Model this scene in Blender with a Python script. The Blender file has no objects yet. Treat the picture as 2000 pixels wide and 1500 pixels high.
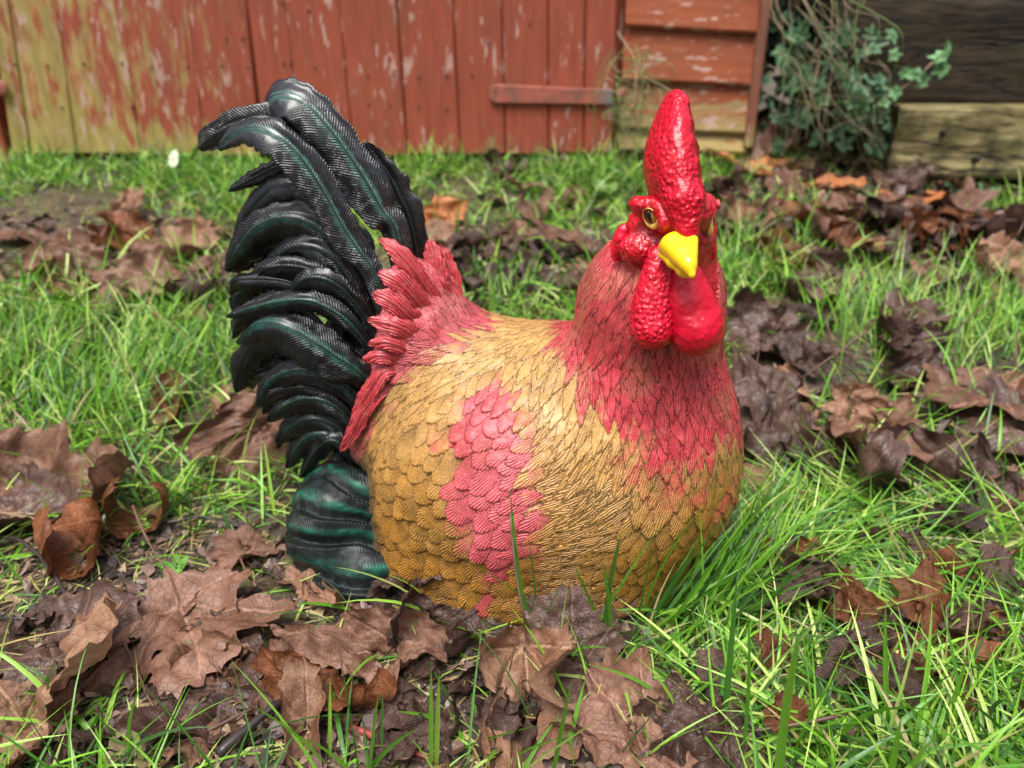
import bpy, math, random
import numpy as np
from mathutils import Vector, Matrix

SC = bpy.context.scene
COL = SC.collection
R = math.radians
rng = np.random.default_rng(7)
random.seed(7)

# ------------------------------------------------------------------ camera
CAMZ, PITCH, FPX = 0.42, R(24.0), 1450.0
cd = bpy.data.cameras.new('camera')
cam = bpy.data.objects.new('camera', cd); COL.objects.link(cam)
cam.location = (0, 0, CAMZ)
cam.rotation_euler = (R(90) - PITCH, 0, 0)
cd.sensor_width = 36.0
cd.lens = FPX / 2000 * 36.0
cd.clip_start = 0.02; cd.clip_end = 200
cd.dof.use_dof = True
cd.dof.focus_distance = 0.50
cd.dof.aperture_fstop = 6.0
SC.camera = cam

# ------------------------------------------------------------------ light (bright overcast)
SUN_EL, SUN_AZ = R(66), R(205)      # azimuth measured clockwise from +Y
w = bpy.data.worlds.new('World'); SC.world = w; w.use_nodes = True
wn = w.node_tree; wn.nodes.clear()
sky = wn.nodes.new('ShaderNodeTexSky'); sky.sky_type = 'NISHITA'; sky.sun_disc = False
sky.sun_elevation = SUN_EL; sky.sun_rotation = SUN_AZ
sky.air_density = 1.0; sky.dust_density = 4.0; sky.ozone_density = 0.6
bg = wn.nodes.new('ShaderNodeBackground'); bg.inputs['Strength'].default_value = 0.092
# overcast: the zenith is brighter than the horizon
tcw = wn.nodes.new('ShaderNodeTexCoord'); spw = wn.nodes.new('ShaderNodeSeparateXYZ'); wn.links.new(tcw.outputs['Generated'], spw.inputs[0])
mrw = wn.nodes.new('ShaderNodeMapRange'); mrw.inputs['From Min'].default_value = 0; mrw.inputs['From Max'].default_value = 1; mrw.inputs['To Min'].default_value = .55; mrw.inputs['To Max'].default_value = 2.3; wn.links.new(spw.outputs[2], mrw.inputs[0])
vmw = wn.nodes.new('ShaderNodeVectorMath'); vmw.operation = 'SCALE'
hs = wn.nodes.new('ShaderNodeHueSaturation'); hs.inputs['Saturation'].default_value = 0.45
wo = wn.nodes.new('ShaderNodeOutputWorld')
wn.links.new(sky.outputs[0], hs.inputs['Color']); wn.links.new(hs.outputs[0], vmw.inputs[0]); wn.links.new(mrw.outputs[0], vmw.inputs['Scale']); wn.links.new(vmw.outputs[0], bg.inputs['Color'])
wn.links.new(bg.outputs[0], wo.inputs['Surface'])
sd = bpy.data.lights.new('sun', 'SUN'); sd.energy = 2.9; sd.angle = R(32); sd.color = (1.0, 0.97, 0.92)
sun = bpy.data.objects.new('sun', sd); COL.objects.link(sun)
sun.rotation_euler = (R(90) - SUN_EL, 0, -SUN_AZ + math.pi)
sun.location = (0, 0, 5)
SC.view_settings.view_transform = 'Standard'
SC.view_settings.look = 'None'
SC.view_settings.exposure = 0.50
SC.view_settings.gamma = 1.0
try:
    SC.cycles.max_bounces = 6; SC.cycles.use_denoising = True
except Exception: pass

# ------------------------------------------------------------------ pixel <-> world helpers (layout only)
CP, SP = math.cos(PITCH), math.sin(PITCH)
FW = np.array([0, CP, -SP]); UP = np.array([0, SP, CP]); RT = np.array([1.0, 0, 0]); CAM = np.array([0, 0, CAMZ])
def ray(px, py):
    px = np.asarray(px, float); py = np.asarray(py, float)
    d = FW + ((px - 1000) / FPX)[..., None] * RT + ((750 - py) / FPX)[..., None] * UP
    return d
def P(px, py, Y):
    d = ray(px, py); return CAM + d * (Y / d[..., 1])[..., None]
def proj(Q):
    q = np.asarray(Q, float) - CAM
    dz = q @ FW
    return 1000 + FPX * (q @ RT) / dz, 750 - FPX * (q @ UP) / dz
def depth(Q): return (np.asarray(Q, float) - CAM) @ FW
def pxm(n, Q): return n * depth(Q) / FPX

# value noise, vectorised
def _h(ix, iy, iz, s):
    n = (ix * 374761393 + iy * 668265263 + iz * 2147483647 + s * 974634777) & 0xffffffff
    n = ((n ^ (n >> 13)) * 1274126177) & 0xffffffff
    n = n ^ (n >> 16)
    return (n & 0xffff) / 65535.0 * 2 - 1
def vnoise(Q, s=0):
    Q = np.asarray(Q, float)
    i = np.floor(Q).astype(np.int64); f = Q - i; f = f * f * (3 - 2 * f)
    r = 0
    for a in (0, 1):
        for b in (0, 1):
            for c in (0, 1):
                wgt = (f[..., 0] if a else 1 - f[..., 0]) * (f[..., 1] if b else 1 - f[..., 1]) * (f[..., 2] if c else 1 - f[..., 2])
                r = r + wgt * _h(i[..., 0] + a, i[..., 1] + b, i[..., 2] + c, s)
    return r
def fbm(Q, o=3, s=0):
    r = 0; a = 1.0
    for k in range(o):
        r = r + a * vnoise(Q * 2 ** k + 17.3 * k, s + k); a *= .5
    return r

def ss(a, b, x):
    t = np.clip((x - a) / (b - a), 0, 1); return t * t * (3 - 2 * t)

# ------------------------------------------------------------------ ground height
def gh(x, y):
    x = np.asarray(x, float); y = np.asarray(y, float)
    yy = np.minimum(y, 2.0)
    t = np.maximum(yy - 0.62, 0)
    z = 0.205 * t * t / (t + 0.10)
    z = z - 0.045 * ss(0.62, 1.0, x) * ss(1.0, 1.6, y)
    q = np.stack(np.broadcast_arrays(x, y, 0 * x), -1)
    amp = ss(0.0, 0.2, np.hypot(x - 0.03, y - 0.58) - 0.10)
    z = z + (0.006 * fbm(q * 9, 3, 3)) * (0.35 + 0.65 * amp)
    return z
def G(px, py):
    px = np.atleast_1d(np.asarray(px, float)); py = np.atleast_1d(np.asarray(py, float))
    d = ray(px, py); lo = np.full(px.shape, 0.15); hi = np.full(px.shape, 3.5)
    ts = np.linspace(0.25, 4.0, 130)
    hit = np.full(px.shape, 3.0); done = np.zeros(px.shape, bool)
    for t in ts:
        q = CAM + d * t
        b = (q[..., 2] < gh(q[..., 0], q[..., 1])) & ~done
        hit[b] = t; done |= b
    a = hit - 0.0291; c = hit.copy()
    for _ in range(8):
        m = (a + c) / 2; q = CAM + d * m[..., None]
        b = q[..., 2] < gh(q[..., 0], q[..., 1])
        c = np.where(b, m, c); a = np.where(b, a, m)
    q = CAM + d * c[..., None]
    return q
def G1(px, py): return G(px, py)[0]

# ------------------------------------------------------------------ object helpers
def tag(o, label=None, cat=None, group=None, kind=None):
    if label: o['label'] = label
    if cat: o['category'] = cat
    if group: o['group'] = group
    if kind: o['kind'] = kind
    return o
def empty(name, loc):
    o = bpy.data.objects.new(name, None); o.location = loc; o.empty_display_size = 0.02
    COL.objects.link(o); return o
def mesh_np(name, V, F, mat, parent=None, smooth=True, attrs=None, loc=None, F3=None):
    """V (n,3); F (m,4) quads; F3 (k,3) triangles; attrs: {name: array(n) | (n,3) | (n,4)}"""
    V = np.asarray(V, np.float32)
    me = bpy.data.meshes.new(name)
    F = np.zeros((0, 4), np.int32) if F is None else np.asarray(F, np.int32)
    F3 = np.zeros((0, 3), np.int32) if F3 is None else np.asarray(F3, np.int32)
    me.vertices.add(len(V))
    if loc is not None: V = V - np.asarray(loc, np.float32)
    me.vertices.foreach_set('co', V.ravel())
    nl = F.size + F3.size
    me.loops.add(nl)
    me.loops.foreach_set('vertex_index', np.concatenate([F.ravel(), F3.ravel()]).astype(np.int32))
    me.polygons.add(len(F) + len(F3))
    st = np.concatenate([np.arange(len(F)) * 4, len(F) * 4 + np.arange(len(F3)) * 3]).astype(np.int32)
    me.polygons.foreach_set('loop_start', st)
    me.update(calc_edges=True)
    me.polygons.foreach_set('use_smooth', np.full(len(me.polygons), smooth))
    if attrs:
        for k, a in attrs.items():
            a = np.asarray(a, np.float32)
            if a.ndim == 1:
                at = me.attributes.new(k, 'FLOAT', 'POINT'); at.data.foreach_set('value', a)
            elif a.shape[1] == 3:
                at = me.attributes.new(k, 'FLOAT_VECTOR', 'POINT'); at.data.foreach_set('vector', a.ravel())
            else:
                at = me.attributes.new(k, 'FLOAT_COLOR', 'POINT'); at.data.foreach_set('color', a.ravel())
    if mat: me.materials.append(mat)
    me.validate()
    o = bpy.data.objects.new(name, me); COL.objects.link(o)
    if loc is not None: o.location = [float(c) for c in loc]
    if parent: parent_keep(o, parent)
    return o
def parent_keep(o, p):
    o.parent = p
    o.location = Vector(o.location) - Vector(p.location)   # parents carry no rotation here
def grid_faces(nu, nv, off=0, wrap=False):
    a = np.arange(nu - 1)[:, None] * nv; 
    b = np.arange(nv if wrap else nv - 1)[None, :]
    b2 = (b + 1) % nv
    return np.stack([a + b, a + b2, a + nv + b2, a + nv + b], -1).reshape(-1, 4) + off

# ------------------------------------------------------------------ material helpers
class M:
    def __init__(s, name):
        s.m = bpy.data.materials.new(name); s.m.use_nodes = True
        s.t = s.m.node_tree; s.b = s.t.nodes['Principled BSDF']; s.out = s.t.nodes['Material Output']
    def n(s, typ, ins=None, **pr):
        nd = s.t.nodes.new('ShaderNode' + typ)
        for k, v in pr.items(): setattr(nd, k, v)
        for k, v in (ins or {}).items(): s.put(nd.inputs[k], v)
        return nd
    def put(s, sock, v):
        if isinstance(v, bpy.types.NodeSocket): s.t.links.new(v, sock)
        elif isinstance(v, tuple) and len(v) == 3 and sock.type == 'RGBA': sock.default_value = (*v, 1)
        else: sock.default_value = v
    def set(s, **kw):
        for k, v in kw.items(): s.put(s.b.inputs[k.replace('_', ' ')], v)
        return s
    def math(s, op, a, b=0.0, c=0.0, clamp=False):
        nd = s.n('Math', operation=op, use_clamp=clamp)
        s.put(nd.inputs[0], a); s.put(nd.inputs[1], b); s.put(nd.inputs[2], c); return nd.outputs[0]
    def mix(s, f, a, b, mode='MIX'):
        nd = s.n('Mix', data_type='RGBA', blend_type=mode)
        s.put(nd.inputs[0], f); s.put(nd.inputs[6], a); s.put(nd.inputs[7], b); return nd.outputs[2]
    def ramp(s, f, lo, hi, a=0.0, b=1.0):
        nd = s.n('MapRange', {'From Min': lo, 'From Max': hi, 'To Min': a, 'To Max': b}, clamp=True)
        s.put(nd.inputs['Value'], f); return nd.outputs[0]
    def attr(s, name, out='Fac'):
        return s.n('Attribute', attribute_name=name).outputs[out]
    def obj(s, scale=(1, 1, 1), loc=(0, 0, 0)):
        tc = s.n('TexCoord'); mp = s.n('Mapping'); s.put(mp.inputs[0], tc.outputs['Object'])
        mp.inputs['Scale'].default_value = scale; mp.inputs['Location'].default_value = loc; return mp.outputs[0]
    def noise(s, vec, scale, detail=3, rough=.55, out=0, dist=0.0):
        return s.n('TexNoise', {'Vector': vec, 'Scale': scale, 'Detail': float(detail), 'Roughness': rough, 'Distortion': dist}).outputs[out]
    def voro(s, vec, scale, feature='F1', out='Distance'):
        return s.n('TexVoronoi', {'Vector': vec, 'Scale': scale}, feature=feature).outputs[out]
    def bump(s, h, dist, strength=1.0, prev=None):
        nd = s.n('Bump', {'Height': h, 'Distance': dist, 'Strength': strength})
        if prev is not None: s.put(nd.inputs['Normal'], prev)
        return nd.outputs[0]

# ================================================================== SETTING: ground
def m_soil():
    m = M('soil'); v = m.obj()
    n1 = m.noise(v, 7, 5); n2 = m.noise(v, 60, 6, .7); n3 = m.noise(v, 260, 4, .7)
    c = m.mix(m.ramp(n2, .35, .7), (.042, .028, .021), (.13, .088, .062))
    c = m.mix(m.ramp(n3, .55, .8), c, (.20, .145, .10))
    g = m.math('MULTIPLY', m.ramp(n1, .50, .62), m.ramp(m.noise(v, 90, 4), .42, .6))
    c = m.mix(g, c, (.15, .17, .035))
    b = m.bump(n2, .010); b = m.bump(n3, .004, 1, b)
    m.set(Base_Color=c, Roughness=m.ramp(n1, .3, .7, .55, .85), Normal=b)
    return m.m
xs = np.concatenate([-np.geomspace(60, 1.0, 14), np.linspace(-.95, -.62, 24), np.linspace(-.61, .61, 250), np.linspace(.62, 1.3, 40), np.geomspace(1.4, 60, 14)])
ys = np.concatenate([-np.geomspace(30, .2, 8), np.linspace(-.1, .2, 8), np.linspace(.22, 1.1, 190), np.linspace(1.11, 2.1, 90), np.geomspace(2.2, 80, 14)])
X, Y = np.meshgrid(xs, ys, indexing='ij')
Z = gh(X, Y) + 0.0022 * fbm(np.stack([X, Y, 0 * X], -1) * 70, 3, 9) * ((np.abs(X) < 1.2) & (Y < 2))
ground = mesh_np('ground', np.stack([X, Y, Z], -1).reshape(-1, 3), grid_faces(len(xs), len(ys))[:, ::-1], m_soil())
tag(ground, kind='structure', label='damp brown garden soil under the grass and fallen leaves')

# ================================================================== SDF tools
def smin(a, b, k):
    h = np.clip(.5 + .5 * (b - a) / k, 0, 1); return b * (1 - h) + a * h - k * h * (1 - h)
def smax(a, b, k): return -smin(-a, -b, k)
def ell(Q, c, r, rot=None):
    q = Q - c
    if rot is not None: q = q @ rot
    r = np.asarray(r, float)
    k0 = np.linalg.norm(q / r, axis=-1); k1 = np.linalg.norm(q / r ** 2, axis=-1) + 1e-9
    return k0 * (k0 - 1) / k1
def rcone(Q, a, b, ra, rb):
    ab = b - a; t = np.clip(((Q - a) @ ab) / (ab @ ab), 0, 1)
    return np.linalg.norm(Q - (a + t[..., None] * ab), axis=-1) - (ra + (rb - ra) * t)
def roty(a):
    c, s = math.cos(a), math.sin(a); return np.array([[c, 0, s], [0, 1, 0], [-s, 0, c]])
def rotz(a):
    c, s = math.cos(a), math.sin(a); return np.array([[c, -s, 0], [s, c, 0], [0, 0, 1]])
def grad(f, Q, e=4e-4):
    g = 0
    for k in ((1, -1, -1), (-1, -1, 1), (-1, 1, -1), (1, 1, 1)):
        k = np.array(k, float); g = g + f(Q + e * k)[:, None] * k
    return g / (4 * e)
def project(f, Q, it=3):
    for _ in range(it):
        g = grad(f, Q); n2 = (g * g).sum(1) + 1e-9
        Q = Q - (f(Q) / n2)[:, None] * g
    g = grad(f, Q); return Q, g / (np.linalg.norm(g, axis=1, keepdims=True) + 1e-9)
def surf_nets(f, lo, hi, h):
    ax = [np.arange(lo[i], hi[i] + h, h) for i in range(3)]
    n = [len(a) for a in ax]
    Vv = np.empty(n, np.float32)
    for i, x in enumerate(ax[0]):
        Yg, Zg = np.meshgrid(ax[1], ax[2], indexing='ij')
        Vv[i] = f(np.stack([np.full_like(Yg, x), Yg, Zg], -1).reshape(-1, 3)).reshape(n[1], n[2])
    s = Vv < 0
    c = np.zeros([k - 1 for k in n], np.int8)
    for a in (0, 1):
        for b in (0, 1):
            for d in (0, 1):
                c += s[a:n[0] - 1 + a, b:n[1] - 1 + b, d:n[2] - 1 + d]
    act = (c > 0) & (c < 8)
    idx = -np.ones(act.shape, np.int64); ii = np.argwhere(act); idx[act] = np.arange(len(ii))
    V = np.stack([ax[k][ii[:, k]] + h / 2 for k in range(3)], 1)
    Fs = []
    # x edges
    for axis in range(3):
        sl0 = [slice(None)] * 3; sl1 = [slice(None)] * 3
        sl0[axis] = slice(0, n[axis] - 1); sl1[axis] = slice(1, n[axis])
        ch = s[tuple(sl0)] != s[tuple(sl1)]
        e = np.argwhere(ch); flip = s[tuple(sl0)][ch]
        o1, o2 = [(1, 2), (2, 0), (0, 1)][axis]
        ok = (e[:, o1] > 0) & (e[:, o2] > 0) & (e[:, o1] < n[o1] - 1) & (e[:, o2] < n[o2] - 1)
        e = e[ok]; flip = flip[ok]
        q = []
        for (d1, d2) in ((-1, -1), (0, -1), (0, 0), (-1, 0)):
            k = e.copy(); k[:, o1] += d1; k[:, o2] += d2
            q.append(idx[k[:, 0], k[:, 1], k[:, 2]])
        q = np.stack(q, 1); q[~flip] = q[~flip][:, ::-1]
        Fs.append(q)
    F = np.concatenate(Fs)
    return V, F
def subdivide(V, F, levels):
    me = bpy.data.meshes.new('tmp'); me.from_pydata([], [], [])
    o = mesh_np('tmp', V, F, None)
    md = o.modifiers.new('s', 'SUBSURF'); md.levels = levels; md.subdivision_type = 'CATMULL_CLARK'
    dg = bpy.context.evaluated_depsgraph_get(); dg.update()
    em = bpy.data.meshes.new_from_object(o.evaluated_get(dg))
    nv = len(em.vertices); v = np.empty(nv * 3, np.float32); em.vertices.foreach_get('co', v)
    nf = len(em.polygons); lf = np.empty(nf * 4, np.int32); em.loops.foreach_get('vertex_index', lf)
    m0 = o.data; bpy.data.objects.remove(o); bpy.data.meshes.remove(m0); bpy.data.meshes.remove(em); bpy.data.meshes.remove(me)
    return v.reshape(-1, 3).astype(float), lf.reshape(-1, 4)
def sdf_mesh(f, lo, hi, h, levels=1):
    V, F = surf_nets(f, lo, hi, h)
    V, _ = project(f, V, 3)
    if levels: V, F = subdivide(V, F, levels)
    V, Nn = project(f, V, 1)
    return V, F, Nn

# ================================================================== ROOSTER STATUE
def C(px, py, Yy): return P(px, py, Yy)
def rad(c, n): return pxm(n, c)
cLL = C(842, 1085, .565); cB = C(1064, 905, .590); cCh = C(1262, 885, .555); cN0 = C(1248, 790, .552); cN1 = C(1272, 590, .540); cN2 = C(1302, 480, .530)
cH = C(1318, 440, .520); cT0 = C(806, 660, .596); cT1 = C(712, 862, .592)
cS0 = C(905, 760, .615); cS1 = C(812, 575, .618)
EYE_L = (1263, 431); EYE_R = (1388, 436)
bro_a, bro_b = C(1244, 398, .496), C(1303, 434, .477)
bro_c, bro_d = C(1364, 415, .483), C(1380, 398, .500)
cBt = C(1075, 1130, .542)
chk = C(1252, 482, .505)
brow0 = C(1325, 440, .490)
def f_body(Q):
    d = ell(Q, cB, (.156, .128, .129))
    d = smin(d, ell(Q, cCh, (.071, .074, .098)), .05)
    d = smin(d, ell(Q, cLL, (.052, .062, .058)), .05)
    d = smin(d, rcone(Q, cN0, cN1, rad(cN0, 158), rad(cN1, 128)), .03)
    d = smin(d, rcone(Q, cN1, cN2, rad(cN1, 128), rad(cN2, 90)), .02)
    d = smin(d, rcone(Q, cS0, cS1, rad(cS0, 112), rad(cS1, 66)), .05)
    d = smin(d, rcone(Q, cT0, cT1, rad(cT0, 62), rad(cT1, 34)), .03)
    d = smin(d, ell(Q, cH, (rad(cH, 74), rad(cH, 92), rad(cH, 74))), .012)
    d = smin(d, ell(Q, C(1318, 410, .497), (.0215, .022, .0125)), .010)
    d = smin(d, rcone(Q, bro_a, bro_b, .0048, .0050), .010)
    d = smin(d, rcone(Q, bro_c, bro_d, .0050, .0046), .012)
    d = smin(d, ell(Q, cBt, (.114, .078, .052)), .045)
    d = smin(d, ell(Q, chk, (.017, .015, .012)), .010)
    d = smax(d, -Q[..., 2] - .002, .01)
    return d
def trace(f, px, py, n=90):
    px = np.atleast_1d(np.asarray(px, float)); py = np.atleast_1d(np.asarray(py, float))
    d = ray(px, py); d = d / np.linalg.norm(d, axis=1, keepdims=True); t = np.full(len(px), .25)
    for _ in range(n): t = t + np.clip(f(CAM + d * t[:, None]) * .8, -.01, .03)
    q = CAM + d * t[:, None]; hit = np.abs(f(q)) < .002
    return q, hit

V, F, Nn = sdf_mesh(f_body, (-.16, .42, -.02), (.27, .76, .40), .0036, 2)
print('body verts', len(V))

# --- feather flow anchors: px,py,dx,dy,length mm,half width mm,pointed 0..1,height mm
A = [
 (1210,520,-.45,1,32,3.6,1,1.9),(1150,560,-.5,.85,34,3.8,1,1.9),(1115,660,-.4,1,36,4,1,2),(1190,650,-.15,1,34,4,1,2.1),(1170,780,.05,1,34,4.5,1,2.1),
 (1250,760,.15,1,32,4.3,1,2.1),(1310,850,.12,1,32,4.6,1,2.1),(1390,760,.12,1,30,4.2,1,2),(1410,860,.02,1,28,5,.9,2),(1290,650,0,1,32,4,1,2),(1330,930,.0,1,28,6,.7,2.2),
 (1300,1000,-.35,1,25,8,.2,2.3),(1385,990,-.05,1,25,7.5,.2,2.3),(1250,1080,-.5,.8,24,8,.1,2.2),(1350,1080,-.25,1,24,8,.1,2.2),(1160,1140,-.85,.35,24,7,.3,1.6),(1270,940,-.3,1,27,7,.4,2.1),
 (1120,800,-.3,.95,40,5,.9,1.5),(1120,880,-.65,.75,42,3.8,1,1.2),(1090,980,-.95,.3,42,3.6,1,1.1),(1190,970,-.75,.55,40,4,1,1.2),(1080,1080,-1,.12,40,3.8,1,1.1),(1050,750,-.45,.9,38,5.5,.9,1.6),(1200,890,-.4,.9,38,4.6,1,1.4),(1180,1060,-.9,.25,38,4,1,1.1),(1110,1170,-.95,.1,36,4.5,.8,1.1),
 (960,830,-.7,.7,19,7.5,0,2.2),(960,930,-.75,.65,20,8,0,2.3),(960,1030,-.75,.6,20,8,0,2.2),(980,1120,-.8,.5,20,8,.1,1.9),(1010,900,-.85,.45,22,7,.2,1.8),(1015,1010,-.85,.45,22,7,.2,1.8),
 (800,880,-.55,.85,21,8.5,0,2.5),(800,980,-.6,.8,21,9,0,2.5),(800,1080,-.65,.75,21,9,0,2.4),(880,880,-.6,.8,20,8,0,2.3),(880,1000,-.65,.75,20,8.5,0,2.4),(880,1110,-.6,.75,20,8.5,0,2.2),(740,1000,-.6,.8,20,8.5,0,2.4),(760,1140,-.6,.7,20,8,0,2.2),
 (860,810,-.55,.85,22,7,.2,2.2),(940,760,-.55,.85,26,6.5,.4,2),
 (950,690,-.85,.5,38,4.2,1,1.7),(1030,660,-.85,.45,38,4.2,1,1.6),(870,750,-.75,.7,36,4.4,1,1.8),(790,800,-.6,.85,30,5,.8,2),(1060,700,-.5,.8,36,4.5,1,1.7),
 (890,620,-.5,-.85,32,4.4,1,2),(830,580,-.6,-.8,34,5,1,2.3),(865,540,-.3,-.95,34,4.6,1,2.2),(790,650,-.95,-.25,32,5,1,2.3),(760,710,-.9,.25,30,5,1,2.2),(725,790,-.4,.95,36,4,1,2),(695,850,-.35,1,36,4,1,2),(920,650,-.9,-.2,36,4,1,1.8),
]
A = np.array(A, float)
rd = A[:, 6] < .35; A[rd, 4] *= 1.22; A[rd, 5] *= 1.25; A[rd, 7] *= 1.35; hk = (A[:, 5] > 3.5) & (A[:, 6] > .8); A[hk, 5] *= 1.35; A[hk, 4] *= 1.1; A[:, 7] *= 1.25; A[A[:, 7] < 1.6, 7] *= 1.05
ap, hit = trace(f_body, A[:, 0], A[:, 1]); aq, h2 = trace(f_body, A[:, 0] + A[:, 2] * 14, A[:, 1] + A[:, 3] * 14)
ok = hit & h2; A, ap, aq = A[ok], ap[ok], aq[ok]
adir = aq - ap; adir /= np.linalg.norm(adir, axis=1, keepdims=True)
def flow(Q):
    d2 = ((Q[:, None, :] - ap[None]) ** 2).sum(-1) + 1e-7
    wt = d2 ** -1.8; wt /= wt.sum(1, keepdims=True)
    return wt @ adir, wt @ A[:, 4:8]

# --- paint regions (photo outlines traced once, stored on the mesh)
def inpoly(x, y, poly):
    r = np.zeros(np.shape(x), bool); n = len(poly)
    for i in range(n):
        x1, y1 = poly[i]; x2, y2 = poly[(i + 1) % n]
        if y1 == y2: continue
        c = ((y1 > y) != (y2 > y)) & (x < (x2 - x1) * (y - y1) / (y2 - y1) + x1); r ^= c
    return r
FACE = [(1240,340),(1212,430),(1190,480),(1196,512),(1232,512),(1262,535),(1290,620),(1400,620),(1402,470),(1396,360),(1320,300)]
NECK = [(1215,400),(1150,490),(1095,590),(1078,690),(1100,740),(1120,800),(1190,830),(1225,850),(1250,900),(1300,935),(1370,930),(1400,880),(1430,868),(1470,860),(1470,400)]
WING = [(915,755),(962,748),(995,800),(1024,870),(1030,1080),(990,1105),(968,1175),(938,1190),(925,1090),(892,1030),(872,930),(862,860),(890,800)]
SADD = [(720,440),(850,440),(910,540),(962,640),(880,668),(820,705),(765,765),(722,840),(690,915),(640,910),(680,740),(690,640),(715,590)]
GOLD_HI = np.array([.58, .335, .115]); GOLD_LO = np.array([.36, .158, .018]); PINK = np.array([.56, .062, .078]); PINKW = np.array([.64, .12, .14]); NECKC = np.array([.56, .048, .064]); RED = np.array([.50, .002, .014])

# feather sites: dart throwing on a decimated set of vertices
cand = rng.permutation(len(V))[:26000]
Qc, Nc = V[cand], Nn[cand]
fl, pr = flow(Qc)
px_, py_ = proj(Qc)
isface = inpoly(px_, py_, FACE) & (Qc[:, 1] < .60)
sp = np.minimum(pr[:, 0] * .40, pr[:, 1] * 1.15) * 1e-3
sp = sp * 1.2; sp = np.where(pr[:, 2] < .35, pr[:, 1] * 1.22e-3, sp)
acc = []; accP = np.zeros((0, 3))
buf = np.zeros((6000, 3)); nb = 0
for i in range(len(Qc)):
    if isface[i] or Qc[i, 2] < .002: continue
    if nb and (((buf[:nb] - Qc[i]) ** 2).sum(1).min() < sp[i] ** 2): continue
    buf[nb] = Qc[i]; nb += 1; acc.append(i)
    if nb >= 5990: break
acc = np.array(acc); print('feathers', len(acc))
H = np.zeros(len(V)); FID = -np.ones(len(V), int); PH = np.zeros(len(V)); ED = np.zeros(len(V)); FL = np.zeros(len(V))
order = np.argsort(V[:, 0]); xsrt = V[order, 0]
for j, i in enumerate(acc):
    p, n = Qc[i], Nc[i]; L, Wd, pt, hh = pr[i]; L *= 1e-3 * rng.uniform(.85, 1.2); Wd *= 1e-3 * rng.uniform(.85, 1.2); hh *= 1e-3 * rng.uniform(.8, 1.15)
    t = fl[i] - n * (fl[i] @ n); t /= np.linalg.norm(t) + 1e-9
    ja = rng.normal(0, .10 if pt > .5 else .14); b = np.cross(n, t); t = t * math.cos(ja) + b * math.sin(ja); b = np.cross(n, t)
    a0, a1 = np.searchsorted(xsrt, [p[0] - L, p[0] + L]); ix = order[a0:a1]
    d = V[ix] - p
    m = (np.abs(d[:, 1]) < L) & (np.abs(d[:, 2]) < L); ix = ix[m]; d = d[m]
    u = d @ t; wv = d @ b; s = (u / L + .6) / 1.15
    m = (s > 0) & (s < 1) & (np.abs(wv) < Wd * 1.1) & (Nn[ix] @ n > .3)
    ix = ix[m]; u = u[m]; wv = wv[m]; s = s[m]
    if not len(ix): continue
    bend = rng.normal(0, .10) * L
    wv = wv - bend * (s - .5) ** 2
    hp = Wd * np.minimum(1, (1 - s) * 2.2) ** .85 * np.minimum(1, s * 4 + .3)
    hr = Wd * np.sqrt(np.clip(1 - (np.clip(s - .5, 0, 1) / .5) ** 2.2, 0, 1))
    hw = hp * pt + hr * (1 - pt) + 1e-6
    rag = 1 + .08 * np.sin(wv * 1900 + j) * ss(.6, 1, s) + .05 * np.sin(u * 1500 + j)
    e = (hw * rag - np.abs(wv)) / .0011
    m = e > 0
    ht = hh * (.15 + .85 * s) * (1 - .30 * (wv / (hw + 1e-5)) ** 2) * ss(0, 1.1, e)
    m &= ht > H[ix]
    k = ix[m]; H[k] = ht[m]; FID[k] = j; ED[k] = np.clip(e[m] / 3, 0, 1); FL[k] = s[m]
    root = .9 * L if pt < .5 else 2.2 * L
    phi = np.arctan2(wv[m], u[m] + root) * (root + .4 * L)
    PH[k] = phi / (.0021 if pt > .5 else .0023) * 2 * math.pi + j * 1.7
# noise
H += .0006 * fbm(V * 120, 2, 5)
pxv, pyv = proj(V)
facev = inpoly(pxv, pyv, FACE) & (V[:, 1] < .60)
fd = np.zeros(len(V)); fd[facev] = 1
Vd = V + Nn * (H * (1 - fd))[:, None]
# face wrinkles and earlobe folds
fq = V[facev]
Vd[facev] += Nn[facev] * (.0007 * fbm(fq * 260, 2, 8))[:, None]
# eye sockets (real dents)
for e in (EYE_L, EYE_R):
    q, _ = trace(f_body, *e); r = np.linalg.norm(V - q[0], axis=1)
    Vd -= Nn * (.0055 * np.exp(-(r / .0078) ** 4) - .0012 * np.exp(-((r - .0125) / .0025) ** 2))[:, None]
# colours
col = np.zeros((len(V), 4)); col[:, 3] = 1
fp = Qc[acc]; tipdir = fl[acc]; fp2 = fp + tipdir * (pr[acc, 0] * 1e-3 * .25)[:, None]
fx, fy = proj(fp2)
fx = fx + rng.normal(0, 7, len(fx)); fy = fy + rng.normal(0, 9, len(fy))
def sdpoly(x, y, poly):
    d = np.full(np.shape(x), 1e9); n = len(poly)
    for i in range(n):
        x1, y1 = poly[i]; x2, y2 = poly[(i + 1) % n]; ex, ey = x2 - x1, y2 - y1
        t = np.clip(((x - x1) * ex + (y - y1) * ey) / (ex * ex + ey * ey + 1e-9), 0, 1)
        d = np.minimum(d, np.hypot(x - x1 - t * ex, y - y1 - t * ey))
    return np.where(inpoly(x, y, poly), d, -d)
fcls = np.zeros(len(acc), int)
fcls[inpoly(fx, fy, NECK)] = 1; fcls[inpoly(fx, fy, WING)] = 2; fcls[inpoly(fx, fy, SADD)] = 3
cl = np.where(FID >= 0, fcls[FID], 0)
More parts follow.
